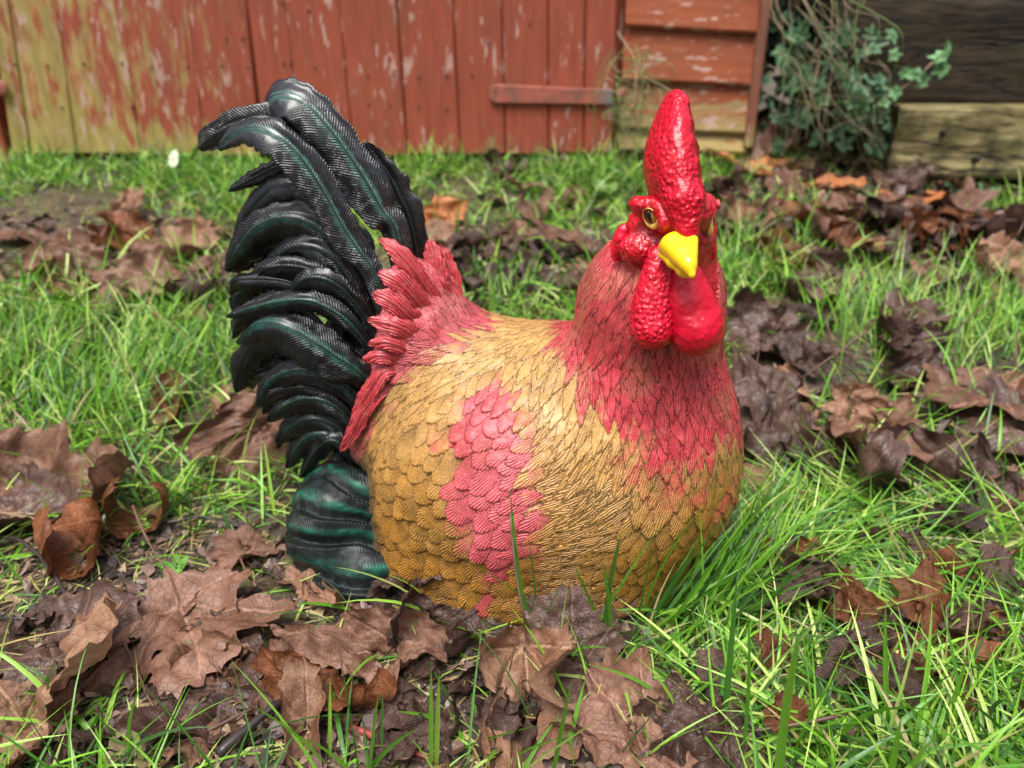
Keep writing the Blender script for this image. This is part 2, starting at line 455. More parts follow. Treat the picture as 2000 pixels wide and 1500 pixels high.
# vertices with no feather take the raw region
nf = FID < 0
c0 = np.zeros(len(V), int); c0[inpoly(pxv, pyv, NECK)] = 1; c0[inpoly(pxv, pyv, WING)] = 2; c0[inpoly(pxv, pyv, SADD)] = 3
cl = np.where(nf, c0, cl)
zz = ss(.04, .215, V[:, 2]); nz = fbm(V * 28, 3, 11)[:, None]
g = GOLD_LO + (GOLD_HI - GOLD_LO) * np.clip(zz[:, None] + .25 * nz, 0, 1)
frand = rng.normal(0, 1, len(acc) + 1)[FID]
g = g * (1 + .06 * frand)[:, None]
pk = PINK + (PINKW - PINK) * np.clip(.5 + .6 * nz, 0, 1)
nk = NECKC * (1 + .15 * nz)
worn = ss(.10, .55, fbm(V * 55, 3, 23) + .10)[:, None]
nk = nk * (1 - .34 * worn) + np.array([.48, .20, .11]) * .34 * worn
jit = 9 * fbm(V * 200, 2, 61) + 5 * frand
def soft(poly, wd):
    sf = sdpoly(fx, fy, poly); sf = np.append(sf, 0)[FID]; sv_ = sdpoly(pxv, pyv, poly)
    return ss(-wd, wd, np.where(FID >= 0, .85 * sf + .15 * sv_, sv_) + jit)[:, None]
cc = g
for poly, c_, wd in ((NECK, nk, 12), (WING, pk, 12), (SADD, pk * np.array([.85, .85, .9]), 14)):
    q_ = soft(poly, wd); cc = cc * (1 - q_) + c_ * q_
# pink overspray that fades from the band towards the breast and tail-side greening
fade = .6 * np.exp(-((pxv - 1025) / 28) ** 2) * ss(780, 850, pyv) * (1 - ss(1080, 1140, pyv)) * (cl == 0)
fade = fade * np.clip(.5 + 1.2 * fbm(V * 150, 2, 31), 0, 1)
cc = cc * (1 - fade[:, None]) + pk * fade[:, None]
fade2 = np.exp(-((pyv - (880 + (pxv - 1200) * .5)) / 55) ** 2) * ss(1160, 1220, pxv) * (cl == 0) * np.clip(.35 + fbm(V * 90, 2, 37), 0, 1)
cc = cc * (1 - fade2[:, None]) + NECKC * 1.2 * fade2[:, None]
dk = (1 - ss(0, 18, pxv - (735 - 45 * ss(900, 860, pyv)) + 14 * nz[:, 0])) * ss(865, 900, pyv)
cc = cc * (1 - .6 * dk[:, None]) + np.array([.03, .045, .03]) * .6 * dk[:, None]
dk2 = (1 - ss(-18, 26, pxv - (742 - (pyv - 600) * .12) + 16 * nz[:, 0])) * (pyv < 830)
cc = cc * (1 - .7 * dk2[:, None]) + np.array([.06, .06, .05]) * .7 * dk2[:, None]
cc[facev] = RED
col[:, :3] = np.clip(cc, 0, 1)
# smooth border of face
def m_body():
    m = M('painted_resin_feathers'); v = m.obj()
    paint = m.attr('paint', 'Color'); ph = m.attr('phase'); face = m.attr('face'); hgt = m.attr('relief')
    wob = m.math('MULTIPLY', m.noise(v, 140, 3), 9.0)
    s = m.math('SINE', m.math('ADD', ph, wob))
    s01 = m.math('MULTIPLY_ADD', s, .5, .5)
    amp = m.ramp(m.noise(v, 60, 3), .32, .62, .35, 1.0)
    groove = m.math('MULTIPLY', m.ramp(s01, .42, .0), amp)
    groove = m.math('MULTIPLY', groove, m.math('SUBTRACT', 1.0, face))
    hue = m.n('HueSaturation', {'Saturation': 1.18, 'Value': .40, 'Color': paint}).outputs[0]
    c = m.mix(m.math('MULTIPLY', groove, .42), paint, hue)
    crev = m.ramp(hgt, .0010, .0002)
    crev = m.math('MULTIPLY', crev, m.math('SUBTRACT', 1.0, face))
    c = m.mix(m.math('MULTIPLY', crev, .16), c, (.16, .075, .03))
    wear = m.ramp(m.noise(v, 420, 2), .60, .74)
    c = m.mix(m.math('MULTIPLY', wear, .18), c, (.75, .55, .35))
    sz = m.n('SeparateXYZ'); m.put(sz.inputs[0], m.n('TexCoord').outputs['Object']); mud = m.math('MULTIPLY', m.ramp(m.noise(v, 55, 5, .7), .44, .62), m.ramp(sz.outputs['Z'], .075, .0, 0, .75))
    c = m.mix(mud, c, (.075, .05, .03))
    c = m.mix(m.math('MULTIPLY', m.math('MULTIPLY', m.ramp(m.noise(v, 18, 4, .65), .50, .70), .30), m.math('SUBTRACT', 1.0, face)), c, (.20, .12, .045))
    c = m.mix(m.math('MULTIPLY', m.ramp(m.voro(v, 95), .055, .03), m.math('SUBTRACT', 1.0, face)), c, (.09, .06, .04))
    fdark = m.ramp(m.noise(v, 230, 3), .55, .35)
    c = m.mix(m.math('MULTIPLY', m.math('MULTIPLY', fdark, face), .35), c, (.25, .0, .006))
    b = m.bump(m.math('MULTIPLY', m.math('MULTIPLY', s01, amp), m.math('SUBTRACT', 1.0, face)), .00085, 1.0)
    b = m.bump(m.noise(v, 300, 3), .0007, .8, b)
    peb = m.voro(v, 430, 'SMOOTH_F1')
    b = m.bump(m.math('MULTIPLY', m.math('MULTIPLY', peb, -1.0), face), .0011, 1.0, b)
    m.set(Base_Color=c, Roughness=m.math('ADD', m.math('MULTIPLY_ADD', face, -.20, .40), m.math('MULTIPLY', m.noise(v, 90, 2), .10)), Normal=b)
    m.set(Coat_Weight=.30, Coat_Roughness=.30)
    m.b.inputs['Specular IOR Level'].default_value = .5
    return m.m
BASE = np.array([cB[0], cB[1], gh(cB[0], cB[1]).item()])
bird = empty('rooster_statue', [float(a) for a in BASE])
tag(bird, 'painted rooster garden statue with red comb, gold body and black tail, sitting on grass', 'statue')
MB_BODY = m_body()
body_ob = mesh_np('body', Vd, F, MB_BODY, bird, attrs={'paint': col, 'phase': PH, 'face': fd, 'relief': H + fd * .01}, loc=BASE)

# --- comb, wattles, earlobes
def m_red(name, sc, dist, amt=1.0):
    m = M(name); v = m.obj()
    n = m.noise(v, 35, 3)
    c = m.mix(m.ramp(n, .35, .7), (.44, .002, .014), (.62, .004, .030))
    vo = m.voro(v, sc, 'SMOOTH_F1')
    mask = m.ramp(m.noise(v, 26, 2), .30, .52, .25, 1.0)
    c = m.mix(m.math('MULTIPLY', m.ramp(vo, .5, .85), .35), c, (.33, .0, .006))
    b = m.bump(m.math('MULTIPLY', m.math('MULTIPLY', vo, -1), mask), dist, amt)
    b = m.bump(m.noise(v, 120, 3), .0006, .6, b)
    m.set(Base_Color=c, Roughness=.32, Normal=b, Coat_Weight=.22, Coat_Roughness=.08); m.b.inputs['Specular IOR Level'].default_value = .35
    return m.m
MRED = m_red('glossy_red_pebbled_paint', 340, .0028)
MRED2 = m_red('glossy_red_smooth_paint', 240, .0016, .7)
cm = [(C(1328,395,.497), 37, .030), (C(1311,340,.505), 49, .034), (C(1311,290,.510), 42, .031), (C(1315,240,.515), 28, .025), (C(1320,207,.518), 19, .017), (C(1322,195,.520), 15, .012)]
def f_comb(Q):
    d = None
    for i in range(len(cm) - 1):
        for k in range(4):
            t = k / 4; c = cm[i][0] * (1 - t) + cm[i + 1][0] * t
            rr = pxm(cm[i][1] * (1 - t) + cm[i + 1][1] * t, c); ry = cm[i][2] * (1 - t) + cm[i + 1][2] * t
            e = ell(Q, c, (rr, ry, rr * 1.15)); d = e if d is None else smin(d, e, .004)
    # low brow boss running down to the beak
    e = rcone(Q, C(1336,400,.475), C(1342,450,.468), .0125, .0075); d = smin(d, e, .008)
    # step-like notches along the right flank
    st = .0006 * np.clip(np.sin(Q[..., 2] * 430 + 3 * vnoise(Q * 60, 3)), -.3, 1) * ss(0, .012, Q[..., 0] - cm[2][0][0]) * ss(.30, .33, Q[..., 2])
    return d - st - .0006 * fbm(Q * 90, 2, 41) - .0005 * np.clip(vnoise(Q * 260, 43), 0, 1)
Vc, Fc, Nn_c = sdf_mesh(f_comb, (.04, .44, .26), (.17, .58, .43), .003, 1)
mesh_np('comb', Vc, Fc, MRED, bird, loc=C(1330, 395, .50))
wl = [(1290,505,.484,27),(1283,555,.478,33),(1275,605,.474,40),(1274,643,.472,42)]
wr = [(1340,545,.477,33),(1348,590,.473,43),(1357,630,.471,50),(1361,644,.471,49)]
def chain(pts, ysc, sd):
    cs = [(C(a, b, c), r) for a, b, c, r in pts]
    def f(Q):
        d = None
        for i in range(len(cs) - 1):
            for k in range(3):
                t = k / 3; c = cs[i][0] * (1 - t) + cs[i + 1][0] * t; rr = pxm(cs[i][1] * (1 - t) + cs[i + 1][1] * t, c)
                e = ell(Q, c, (rr, rr * ysc, rr * 1.05)); d = e if d is None else smin(d, e, .004)
        e = ell(Q, cs[-1][0], (pxm(cs[-1][1], cs[-1][0]),) * 3); d = smin(d, e, .004)
        if sd == 51: d = smin(d, rcone(Q, C(1316,530,.490), C(1318,640,.487), .0085, .0115), .006)
        return d - .0006 * fbm(Q * 75, 2, sd)
    return f
for pts, ysc, sd, mt in ((wl, .75, 51, MRED), (wr, .75, 57, MRED2)):
    f = chain(pts, ysc, sd); c0 = C(*pts[2][:3])
    Vw, Fw, _ = sdf_mesh(f, c0 - .06, c0 + .06, .0028, 1)
    mesh_np('wattle', Vw, Fw, mt, bird, loc=c0)
for pts in ([(1218,450,.506,13),(1212,466,.506,16)], [(1212,480,.506,15),(1203,500,.508,10)], [(1390,480,.510,10),(1391,500,.512,9)]):
    cs = [(C(a, b, c), r) for a, b, c, r in pts]
    f = lambda Q: rcone(Q, cs[0][0], cs[1][0], pxm(cs[0][1], cs[0][0]), pxm(cs[1][1], cs[1][0])) - .0004 * fbm(Q * 200, 2, 5)
    c0 = cs[0][0]; Vw, Fw, _ = sdf_mesh(f, c0 - .025, c0 + .025, .0018, 1)
    mesh_np('earlobe', Vw, Fw, MRED2, bird, loc=c0)
# --- beak
def m_beak():
    m = M('yellow_beak_paint'); v = m.obj(); n = m.noise(v, 70, 4)
    c = m.mix(m.ramp(n, .3, .7), (.80, .50, .003), (.90, .62, .006))
    m.set(Base_Color=c, Roughness=.30, Normal=m.bump(m.noise(v, 160, 3), .0005), Coat_Weight=.3, Coat_Roughness=.12); return m.m
MBK = m_beak()
def bchain(pts, k=.004, flat=1.0):
    cs = [(C(a, b, c), r) for a, b, c, r in pts]
    def f(Q):
        d = None
        for i in range(len(cs) - 1):
            e = rcone(Q, cs[i][0], cs[i + 1][0], pxm(cs[i][1], cs[i][0]), pxm(cs[i + 1][1], cs[i + 1][0]))
            d = e if d is None else smin(d, e, k)
        return d
    return f
ub = bchain([(1325,480,.467,29),(1336,500,.455,22),(1345,519,.445,14),(1351,536,.441,8)], .003)
def f_ub(Q):
    d = ub(Q)
    a = rcone(Q, C(1309,478,.466), C(1338,510,.448), pxm(19, C(1309,478,.466)), pxm(13, C(1338,510,.448)))
    b = rcone(Q, C(1352,470,.462), C(1346,512,.447), pxm(12, C(1352,470,.462)), pxm(14, C(1346,512,.447)))
    c = rcone(Q, C(1298,484,.470), C(1330,508,.455), pxm(12, C(1298,484,.47)), pxm(9, C(1330,508,.455)))
    return smin(smin(smin(d, a, .004), b, .003), c, .003)
c0 = C(1330, 490, .455)
Vw, Fw, _ = sdf_mesh(f_ub, c0 - .035, c0 + .035, .0020, 1); bk = mesh_np('beak', Vw, Fw, MBK, bird, loc=c0)
f_lb = bchain([(1297,497,.470,11),(1315,511,.461,11),(1334,530,.4515,9),(1342,538,.449,5)])
Vw, Fw, _ = sdf_mesh(f_lb, c0 - .035, c0 + .035, .0016, 1)
mesh_np('lower_beak', Vw, Fw, MBK, bird, loc=c0)
# --- eyes
def simple(name, colr, rough=.3, coat=0., var=.15, sc=60):
    m = M(name); v = m.obj(); n = m.noise(v, sc, 3)
    c = m.mix(m.ramp(n, .3, .7), tuple(a * (1 - var) for a in colr), tuple(min(1, a * (1 + var)) for a in colr))
    m.set(Base_Color=c, Roughness=rough, Coat_Weight=coat, Normal=m.bump(n, .0003)); return m.m
M_LID = simple('yellow_eyelid_paint', (.78, .50, .10), .35)
M_IRIS = simple('amber_iris_paint', (.66, .34, .07), .25, .3, .3, 200)
M_PUP = simple('black_pupil_paint', (.004, .004, .005), .08, .8)
def ellip_mesh(c, ax, rr, nu=28, nv=20):
    th = np.linspace(0, math.pi, nv); ph = np.linspace(0, 2 * math.pi, nu, endpoint=False)
    T, Ph = np.meshgrid(th, ph, indexing='ij')
    q = np.stack([np.sin(T) * np.cos(Ph) * rr[0], np.sin(T) * np.sin(Ph) * rr[1], np.cos(T) * rr[2]], -1).reshape(-1, 3)
    return c + q @ ax, grid_faces(nv, nu, wrap=True)
for (ex, ey), yaw in ((EYE_L, .0), (EYE_R, 0)):
    q, _ = trace(f_body, ex, ey); q = q[0]; n = grad(f_body, q[None])[0]; n /= np.linalg.norm(n)
    right = ex > 1300
    n = n + np.array([.75 if right else .0, -.15 if right else -.30, .05]); n /= np.linalg.norm(n)
    up = np.array([0, 0, 1.]) - n * n[2]; up /= np.linalg.norm(up); sd_ = np.cross(up, n)
    ax = np.stack([sd_, up, n])
    c = q - n * (.0032 if right else .0080)
    v, f = ellip_mesh(c, ax, (.0054, .0064, .0050)); eye = mesh_np('eye', v, f, M_IRIS, bird, loc=c)
    v, f = ellip_mesh(c + n * .0037 - sd_ * .0009, ax, (.0029, .0050, .0022))
    pu = mesh_np('pupil', v, f, M_PUP, None, loc=c); pu.parent = eye; pu.location = (0, 0, 0)
    # eyelid: almond ring, thick below
    a = np.linspace(0, 2 * math.pi, 48, endpoint=False); b_ = np.linspace(0, 2 * math.pi, 10, endpoint=False)
    Aa, Bb = np.meshgrid(a, b_, indexing='ij'); th = .00035 + .0016 * np.clip(-np.sin(Aa - (.5 if not right else -.5)), 0, 1) ** .8 + .0004 * vnoise(np.stack([Aa * 2, Bb, 0 * Aa], -1))
    rx = .0060 + .0006 * np.cos(Aa) + th * np.cos(Bb); ry = .0068 + th * np.cos(Bb)
    q2 = np.stack([rx * np.cos(Aa), ry * np.sin(Aa), .0042 + th * np.sin(Bb)], -1).reshape(-1, 3)
    f = grid_faces(48, 10, wrap=True); k = np.arange(10); k2 = (k + 1) % 10; f = np.concatenate([f, np.stack([470 + k, 470 + k2, k2, k], 1)])
    ld = mesh_np('eyelid', c + q2 @ ax, f[:, ::-1], M_LID, None, loc=c); ld.parent = eye; ld.location = (0, 0, 0)

# --- tail feathers
def m_feather(name, base, mint, pinkish=False, coat=1.0, spec=.9):
    m = M(name); u = m.attr('fu'); v = m.attr('fv'); av = m.math('ABSOLUTE', v); o = m.obj()
    gr = m.attr('green')
    wob = m.math('MULTIPLY', m.noise(o, 90, 3), .0035)
    ph = m.math('MULTIPLY', m.math('ADD', m.math('SUBTRACT', u, m.math('MULTIPLY', m.attr('fw'), -.9)), wob), 2 * math.pi / (.0031 if pinkish else .0026))
    if pinkish: ph = m.math('ADD', m.math('MULTIPLY', m.math('ADD', m.attr('fw'), m.math('MULTIPLY', m.noise(o, 60, 2), .004)), 2 * math.pi / .0022), m.math('MULTIPLY', u, 180.))
    s = m.math('MULTIPLY_ADD', m.math('SINE', ph), .5, .5)
    s = m.math('MULTIPLY', s, m.ramp(m.noise(o, 75, 3), .36, .58, .15, 1.0))
    gate = m.ramp(av, .05, .14)
    s = m.math('MULTIPLY', s, gate)
    streak = m.noise(m.obj(), 170, 4)
    if pinkish:
        c = m.mix(m.math('MULTIPLY', m.ramp(s, .5, 0), .45), base, tuple(a * .35 for a in base))
        c = m.mix(m.ramp(streak, .52, .7, 0, .5), c, mint)
        rough, coat = .42, .3
    else:
        g = m.math('MULTIPLY', m.ramp(m.math('ADD', av, m.math('MULTIPLY', m.math('SUBTRACT', streak, .5), .5)), .30, .03), gr)
        g = m.math('MULTIPLY', g, m.ramp(av, .025, .06))
        g = m.math('MULTIPLY', g, m.ramp(s, 0, .6, .55, 1.0))
        c = m.mix(g, base, mint)
        c = m.mix(m.math('MULTIPLY', m.ramp(m.noise(o, 40, 3), .62, .8), .25), c, (.05, .06, .075))
        rough = .33
        m.b.inputs['Specular IOR Level'].default_value = spec
    b = m.bump(s, .00055 if not pinkish else .0010, 1.0)
    b = m.bump(m.noise(o, 110, 3), .0012, .6, b)
    m.set(Base_Color=c, Roughness=rough, Coat_Weight=coat, Coat_Roughness=.22, Normal=b)
    return m.m
MF = m_feather('black_green_tail_paint', (.005, .006, .008), (.07, .19, .15), False, .6, .5)
MF2 = m_feather('black_tail_paint_deep', (.003, .0035, .0045), (.02, .12, .085), False, .35, .35)
MFP = m_feather('pink_saddle_paint', (.54, .050, .064), (.40, .14, .09), True)
def catmull(pts, n):
    p = np.asarray(pts, float); p = np.vstack([2 * p[0] - p[1], p, 2 * p[-1] - p[-2]])
    m = len(p) - 3; t = np.linspace(0, m - 1e-6, n); i = t.astype(int); f = (t - i)[:, None]
    a, b, c, d = p[i], p[i + 1], p[i + 2], p[i + 3]
    return .5 * ((2 * b) + (-a + c) * f + (2 * a - 5 * b + 4 * c - d) * f ** 2 + (-a + 3 * b - 3 * c + d) * f ** 3)
def feather(name, pts, wl_, wr_, mat, roll=0., green=.8, camber=.45, seed=0, thick=.0016, tipw=.25, fan=None):
    """pts (px,py,Y) root->tip; wl_/wr_ half widths px; roll deg (scalar or per end)"""
    r_ = np.random.default_rng(seed)
    full = []
    y0 = pts[0][2]
    for a in pts:
        if len(a) > 2: y0 = a[2]
        full.append((a[0], a[1], y0))
    cp = np.array([C(*a) for a in full]); nu, nv = 72, 17
    c = catmull(cp, nu); T = np.gradient(c, axis=0); T /= np.linalg.norm(T, axis=1, keepdims=True)
    s = np.linspace(0, 1, nu); arc = np.concatenate([[0], np.cumsum(np.linalg.norm(np.diff(c, axis=0), axis=1))])
    Fv = np.array([-.10, -1, .55 if wl_ < 48 else .8]); Fv = Fv / np.linalg.norm(Fv)
    B = np.cross(T, Fv); B /= np.linalg.norm(B, axis=1, keepdims=True); Nr = np.cross(B, T)
    rr = np.radians(np.interp(s, [0, 1], roll if isinstance(roll, tuple) else (roll, roll)))[:, None]
    B2 = B * np.cos(rr) + Nr * np.sin(rr); N2 = Nr * np.cos(rr) - B * np.sin(rr)
    tp = r_.uniform(1.5, 2.2) if (mat is not MF2) else r_.uniform(1.05, 1.7); prof = np.minimum(1, .35 + s * 2.2) * np.sqrt(np.clip(1 - np.clip((s - .55) / .45, 0, 1) ** tp, tipw ** 2, 1))
    k = depth(c.mean(0)) / FPX
    v = np.linspace(-1, 1, nv)
    jag = 1 + .13 * vnoise(np.stack([s * 16, 0 * s, 0 * s + seed], -1)) + .055 * np.sign(np.sin(s * 60 + 4 * np.sin(s * 9 + seed))) * (s > .3)
    jag2 = 1 + .14 * vnoise(np.stack([s * 14, 5 + 0 * s, 0 * s + seed], -1)) + .055 * np.sign(np.sin(s * 52 + 4 * np.sin(s * 7 + seed * 2))) * (s > .3)
    hw = np.where(v[None] < 0, (wl_ * k * prof * jag)[:, None], (wr_ * k * prof * jag2)[:, None])
    off = v[None] * hw
    wav = (.0032 if mat is not MFP else .002) * vnoise(np.stack(np.broadcast_arrays(s[:, None] * 6, v[None] * 1.6, 0 * off + seed), -1)) * np.abs(v)[None]
    dz = -camber * (np.abs(v)[None] ** 1.8) * hw * .9 + .0012 * np.exp(-(v / .07) ** 2)[None] - .0010 * np.exp(-((np.abs(v) - .16) / .07) ** 2)[None] + wav
    fr = c[:, None] + B2[:, None] * off[..., None] + N2[:, None] * dz[..., None]
    th = thick * (1 - .6 * np.abs(v[None]) ** 3)
    bk_ = fr - N2[:, None] * th[..., None]
    Vv = np.concatenate([fr.reshape(-1, 3), bk_.reshape(-1, 3)]); n1 = nu * nv
    f1 = grid_faces(nu, nv); f2 = grid_faces(nu, nv, n1)[:, ::-1]
    rim = np.concatenate([np.arange(nv - 1) , (np.arange(nu - 1)) * nv + nv - 1, ((nu - 1) * nv + np.arange(nv - 1, 0, -1)), np.arange(nu - 1, 0, -1) * nv])
    r2 = np.roll(rim, -1); fr_ = np.stack([rim, rim + n1, r2 + n1, r2], 1)
    Ff = np.concatenate([f1[:, ::-1], f2[:, ::-1], fr_[:, ::-1]])
    fu = np.repeat(arc[:, None], nv, 1).ravel(); fvv = np.repeat(v[None], nu, 0).ravel(); fw = -np.abs(off).ravel()
    gg = np.full(n1, green) * (.35 + .65 * np.repeat((ss(0, .25, s) * (1 - .5 * ss(.8, 1, s)))[:, None], nv, 1).ravel())
    at = {'fu': np.tile(fu, 2), 'fv': np.tile(fvv, 2), 'fw': np.tile(fw, 2), 'green': np.concatenate([gg, gg * 0])}
    return mesh_np(name, Vv, Ff, mat, bird, attrs=at, loc=c[0])
TF = [
 ([(815,640,.640),(816,530,.634),(798,430,.632),(762,350,.632),(712,278,.634)], 40, 30, 20, .05),
 ([(806,650,.622),(776,463,.612),(744,406,.610),(699,329,.610),(641,249,.610),(590,196,.613),(548,184,.618),(524,198,.626),(520,222,.634)], 50, 38, 5, 1.),
 ([(730,560,.622),(680,440,.622),(625,335,.622),(580,268,.622),(520,232,.622),(455,245,.625),(410,268,.628),(388,292,.632)], 34, 28, 25, .15),
 ([(755,620,.590),(728,527,.592),(699,486,.592),(667,438,.592),(632,374,.592),(584,303,.592),(542,264,.594),(500,248,.600),(458,258,.608),(425,288,.614)], 44, 30, 0, 1.),
 ([(640,340,.640),(560,322,.64),(500,345,.642),(446,374,.644)], 17, 17, 30, .05),
 ([(680,460,.632),(600,370,.632),(540,360,.632),(488,400,.634),(455,462,.638)], 34, 26, 20, .1),
 ([(640,560,.636),(590,440,.636),(540,400,.637),(490,440,.639),(470,490,.642)], 44, 36, 10, .1),
 ([(735,620,.605),(680,510,.603),(625,448,.604),(565,424,.606),(505,440,.610),(462,482,.614),(440,508,.620)], 44, 30, 15, .6),
 ([(735,650,.600),(690,560,.597),(640,495,.597),(585,478,.600),(535,500,.604),(505,550,.610)], 46, 28, 10, .1),
 ([(700,640,.612),(620,560,.612),(555,530,.612),(500,545,.614),(460,568,.618),(434,573,.622)], 34, 22, 20, .5),
 ([(740,680,.585),(700,600,.580),(650,552,.578),(600,537,.580),(560,556,.586)], 34, 18, 20, .25),
 ([(735,700,.580),(680,630,.574),(615,590,.573),(555,588,.575),(495,600,.580),(446,614,.588)], 24, 24, 25, .9),
 ([(700,720,.600),(620,650,.598),(550,615,.598),(500,610,.600),(470,640,.606)], 36, 26, 10, .2),
 ([(735,760,.574),(700,726,.568),(655,696,.565),(610,666,.565),(555,634,.568),(505,624,.575),(468,642,.584)], 44, 36, 0, .9),
 ([(690,740,.598),(610,680,.596),(545,655,.597),(495,670,.600),(462,705,.606),(448,738,.612)], 40, 30, 10, .1),
 ([(720,810,.578),(665,755,.573),(605,724,.573),(555,728,.577),(515,752,.583),(500,782,.590)], 34, 24, 15, .8),
 ([(700,800,.600),(620,745,.600),(560,735,.602),(520,765,.606),(505,760,.61)], 38, 26, 10, .1),
 ([(710,850,.580),(655,795,.576),(605,778,.577),(560,790,.582),(530,815,.588)], 34, 24, 10, .4),
 ([(700,880,.585),(650,830,.582),(600,818,.583),(560,838,.588),(540,860,.594)], 34, 26, 10, .3),
 ([(692,895,.582),(650,855,.580),(610,850,.582),(580,870,.588),(568,892,.594)], 30, 24, 10, .5),
 ([(690,905,.578),(665,870,.576),(640,862,.577),(612,880,.582),(592,906,.588)], 26, 20, 10, .3),
 ([(668,640,.63),(600,520,.63),(540,470,.63),(490,480,.632),(455,510,.636)], 46, 36, 5, .1),
 ([(668,720,.62),(580,640,.62),(520,600,.62),(480,605,.622),(452,560,.626)], 40, 36, 5, .1),
 ([(668,800,.615),(600,740,.612),(540,700,.612),(500,700,.616),(478,715,.62)], 44, 36, 5, .1),
 ([(668,880,.61),(610,820,.606),(570,770,.606),(540,770,.61),(520,790,.614)], 44, 36, 5, .1),
 ([(735,700,.640),(700,560,.640),(640,450,.640),(590,400,.640)], 60, 60, 0, .1),
 ([(700,880,.60),(660,800,.596),(640,700,.596),(640,620,.60)], 60, 50, 0, .0),
 ([(735,740,.62),(690,640,.61),(650,570,.61),(600,540,.612)], 60, 50, 0, .1),
]
for (tx, ty) in ((436,560),(452,640),(478,742),(512,786),(548,846),(575,885),(500,535)):
    rx_, ry_ = 690 + random.uniform(-20, 20), ty * .72 + 240 + random.uniform(-30, 10); yy = random.uniform(.578, .612)
    mx_, my_ = tx * .45 + rx_ * .55, min(ty, ry_) - random.uniform(5, 45)
    TF.append(([(rx_, ry_, yy), (mx_, my_, yy - .004), (tx * .8 + mx_ * .2, (ty * .6 + my_ * .4) - 14, yy), (tx, ty + random.uniform(0, 14), yy + .012)], random.uniform(16, 30), random.uniform(12, 24), random.uniform(-25, 45), random.choice([.05, .1, .1, .6])))
for i, (pts, a, b, rl, g_) in enumerate(TF):
    if i >= 5:
        dx_, dy_ = random.uniform(-10, 16), random.uniform(2, 30)
        pts = [tuple(a) for a in pts]; e_ = pts[-1]; m2 = pts[-2]; pts[-1] = (e_[0] + dx_, e_[1] + dy_, e_[2]); pts[-2] = (m2[0] + dx_ * .4, m2[1] + dy_ * .35, m2[2])
    k_ = 1.0 if i < 5 else random.uniform(.85, 1.12)
    feather('tail_feather', pts, a * k_, b * k_, MF if i < 4 else MF2, tipw=.2 if i < 4 else .06, roll=(rl * .3 + (0 if i < 5 else random.uniform(-14, 8)), rl + (0 if i < 5 else random.uniform(-20, 14))), green=g_, seed=i + 3, camber=.20 if i < 4 else random.uniform(.35, .7), thick=.0014)
tk = [(C(752,580,.640), 30), (C(712,690,.624), 40), (C(690,790,.616), 40), (C(676,890,.606), 38)]
def f_tb(Q):
    d = None
    for (a, ra_), (b, rb_) in zip(tk[:-1], tk[1:]):
        e = rcone(Q, a, b, pxm(ra_, a), pxm(rb_, b)); d = e if d is None else smin(d, e, .01)
    return d - .003 * fbm(Q * 60, 2, 5)
c0 = C(700, 740, .615); Vw, Fw, _ = sdf_mesh(f_tb, c0 - np.array([.08, .08, .13]), c0 + np.array([.08, .08, .13]), .004, 1)
zr = np.zeros(len(Vw)); mesh_np('tail_base', Vw, Fw, MF2, bird, attrs={'fu': Vw[:, 2] * 1., 'fv': zr + .5, 'fw': Vw[:, 0] * .6, 'green': zr}, loc=c0)
# pink saddle feathers lying over the tail roots
SF = [
 ([(880,640,.605),(850,590,.592),(810,530,.585),(775,490,.586),(742,466,.590)], 16, 15),
 ([(880,620,.615),(862,560,.612),(850,510,.615),(838,468,.622)], 18, 14),
 ([(900,600,.625),(888,560,.626),(872,510,.63),(850,478,.634)], 15, 12),
 ([(850,640,.592),(815,590,.578),(775,550,.574),(738,532,.578)], 18, 18),
 ([(835,665,.585),(800,620,.570),(765,590,.566),(728,572,.570)], 18, 17),
 ([(840,690,.580),(800,650,.564),(760,632,.560),(718,625,.564)], 15, 15),
 ([(820,705,.575),(790,680,.562),(755,668,.558),(720,672,.562)], 13, 13),
 ([(800,735,.575),(770,702,.562),(740,694,.559),(708,704,.562)], 13, 12),
 ([(905,640,.612),(880,590,.605),(860,560,.602),(835,535,.604)], 14, 13),
 ([(790,720,.568),(750,725,.560),(722,760,.560),(702,800,.564),(686,835,.570)], 15, 13),
 ([(770,745,.566),(735,770,.560),(705,810,.561),(685,850,.566),(664,880,.572)], 13, 12),
 ([(925,640,.62),(900,600,.62),(880,560,.622),(868,530,.626)], 12, 12),
]
for i, (pts, a, b) in enumerate(SF):
    feather('saddle_feather', pts, a * 1.25, b * 1.25, MFP, roll=(0, random.uniform(-8, 16)), green=0, seed=80 + i, camber=.22, thick=.0016, tipw=.10)
# dark green ribbed rump
cR = C(664, 1040, .578)
def f_rump(Q):
    d = ell(Q, cR, (.044, .056, .064)); d = smin(d, ell(Q, C(732, 1118, .545), (.052, .054, .042)), .02); d = smin(d, ell(Q, C(740, 1000, .60), (.05, .05, .06)), .03)
    d = smax(d, -Q[..., 2] - .002, .01); return d
Vr, Fr, Nr_ = sdf_mesh(f_rump, cR - np.array([.08, .09, .09]), cR + np.array([.13, .09, .09]), .0034, 2)
ra = np.array([-.93, .36, -.06]); ra /= np.linalg.norm(ra); ru = np.array([0, 0, 1.]) - ra * ra[2]; ru /= np.linalg.norm(ru); rb = np.cross(ra, ru)
qd = Vr - (cR + np.array([.03, .004, .0]))
if (rb @ np.array([0, -1, 0])) < 0: rb = -rb
psi = np.arctan2(qd @ ru, qd @ rb) + .10 * vnoise(Vr * 30, 4)
phs = psi / .40 * 2 * math.pi + .9
saw = (phs / (2 * math.pi)) % 1
Vr = Vr + Nr_ * (.0052 * ss(0, .50, saw) * (1 - ss(.86, 1, saw)) - .001 + .0007 * fbm(Vr * 90, 2, 3))[:, None]
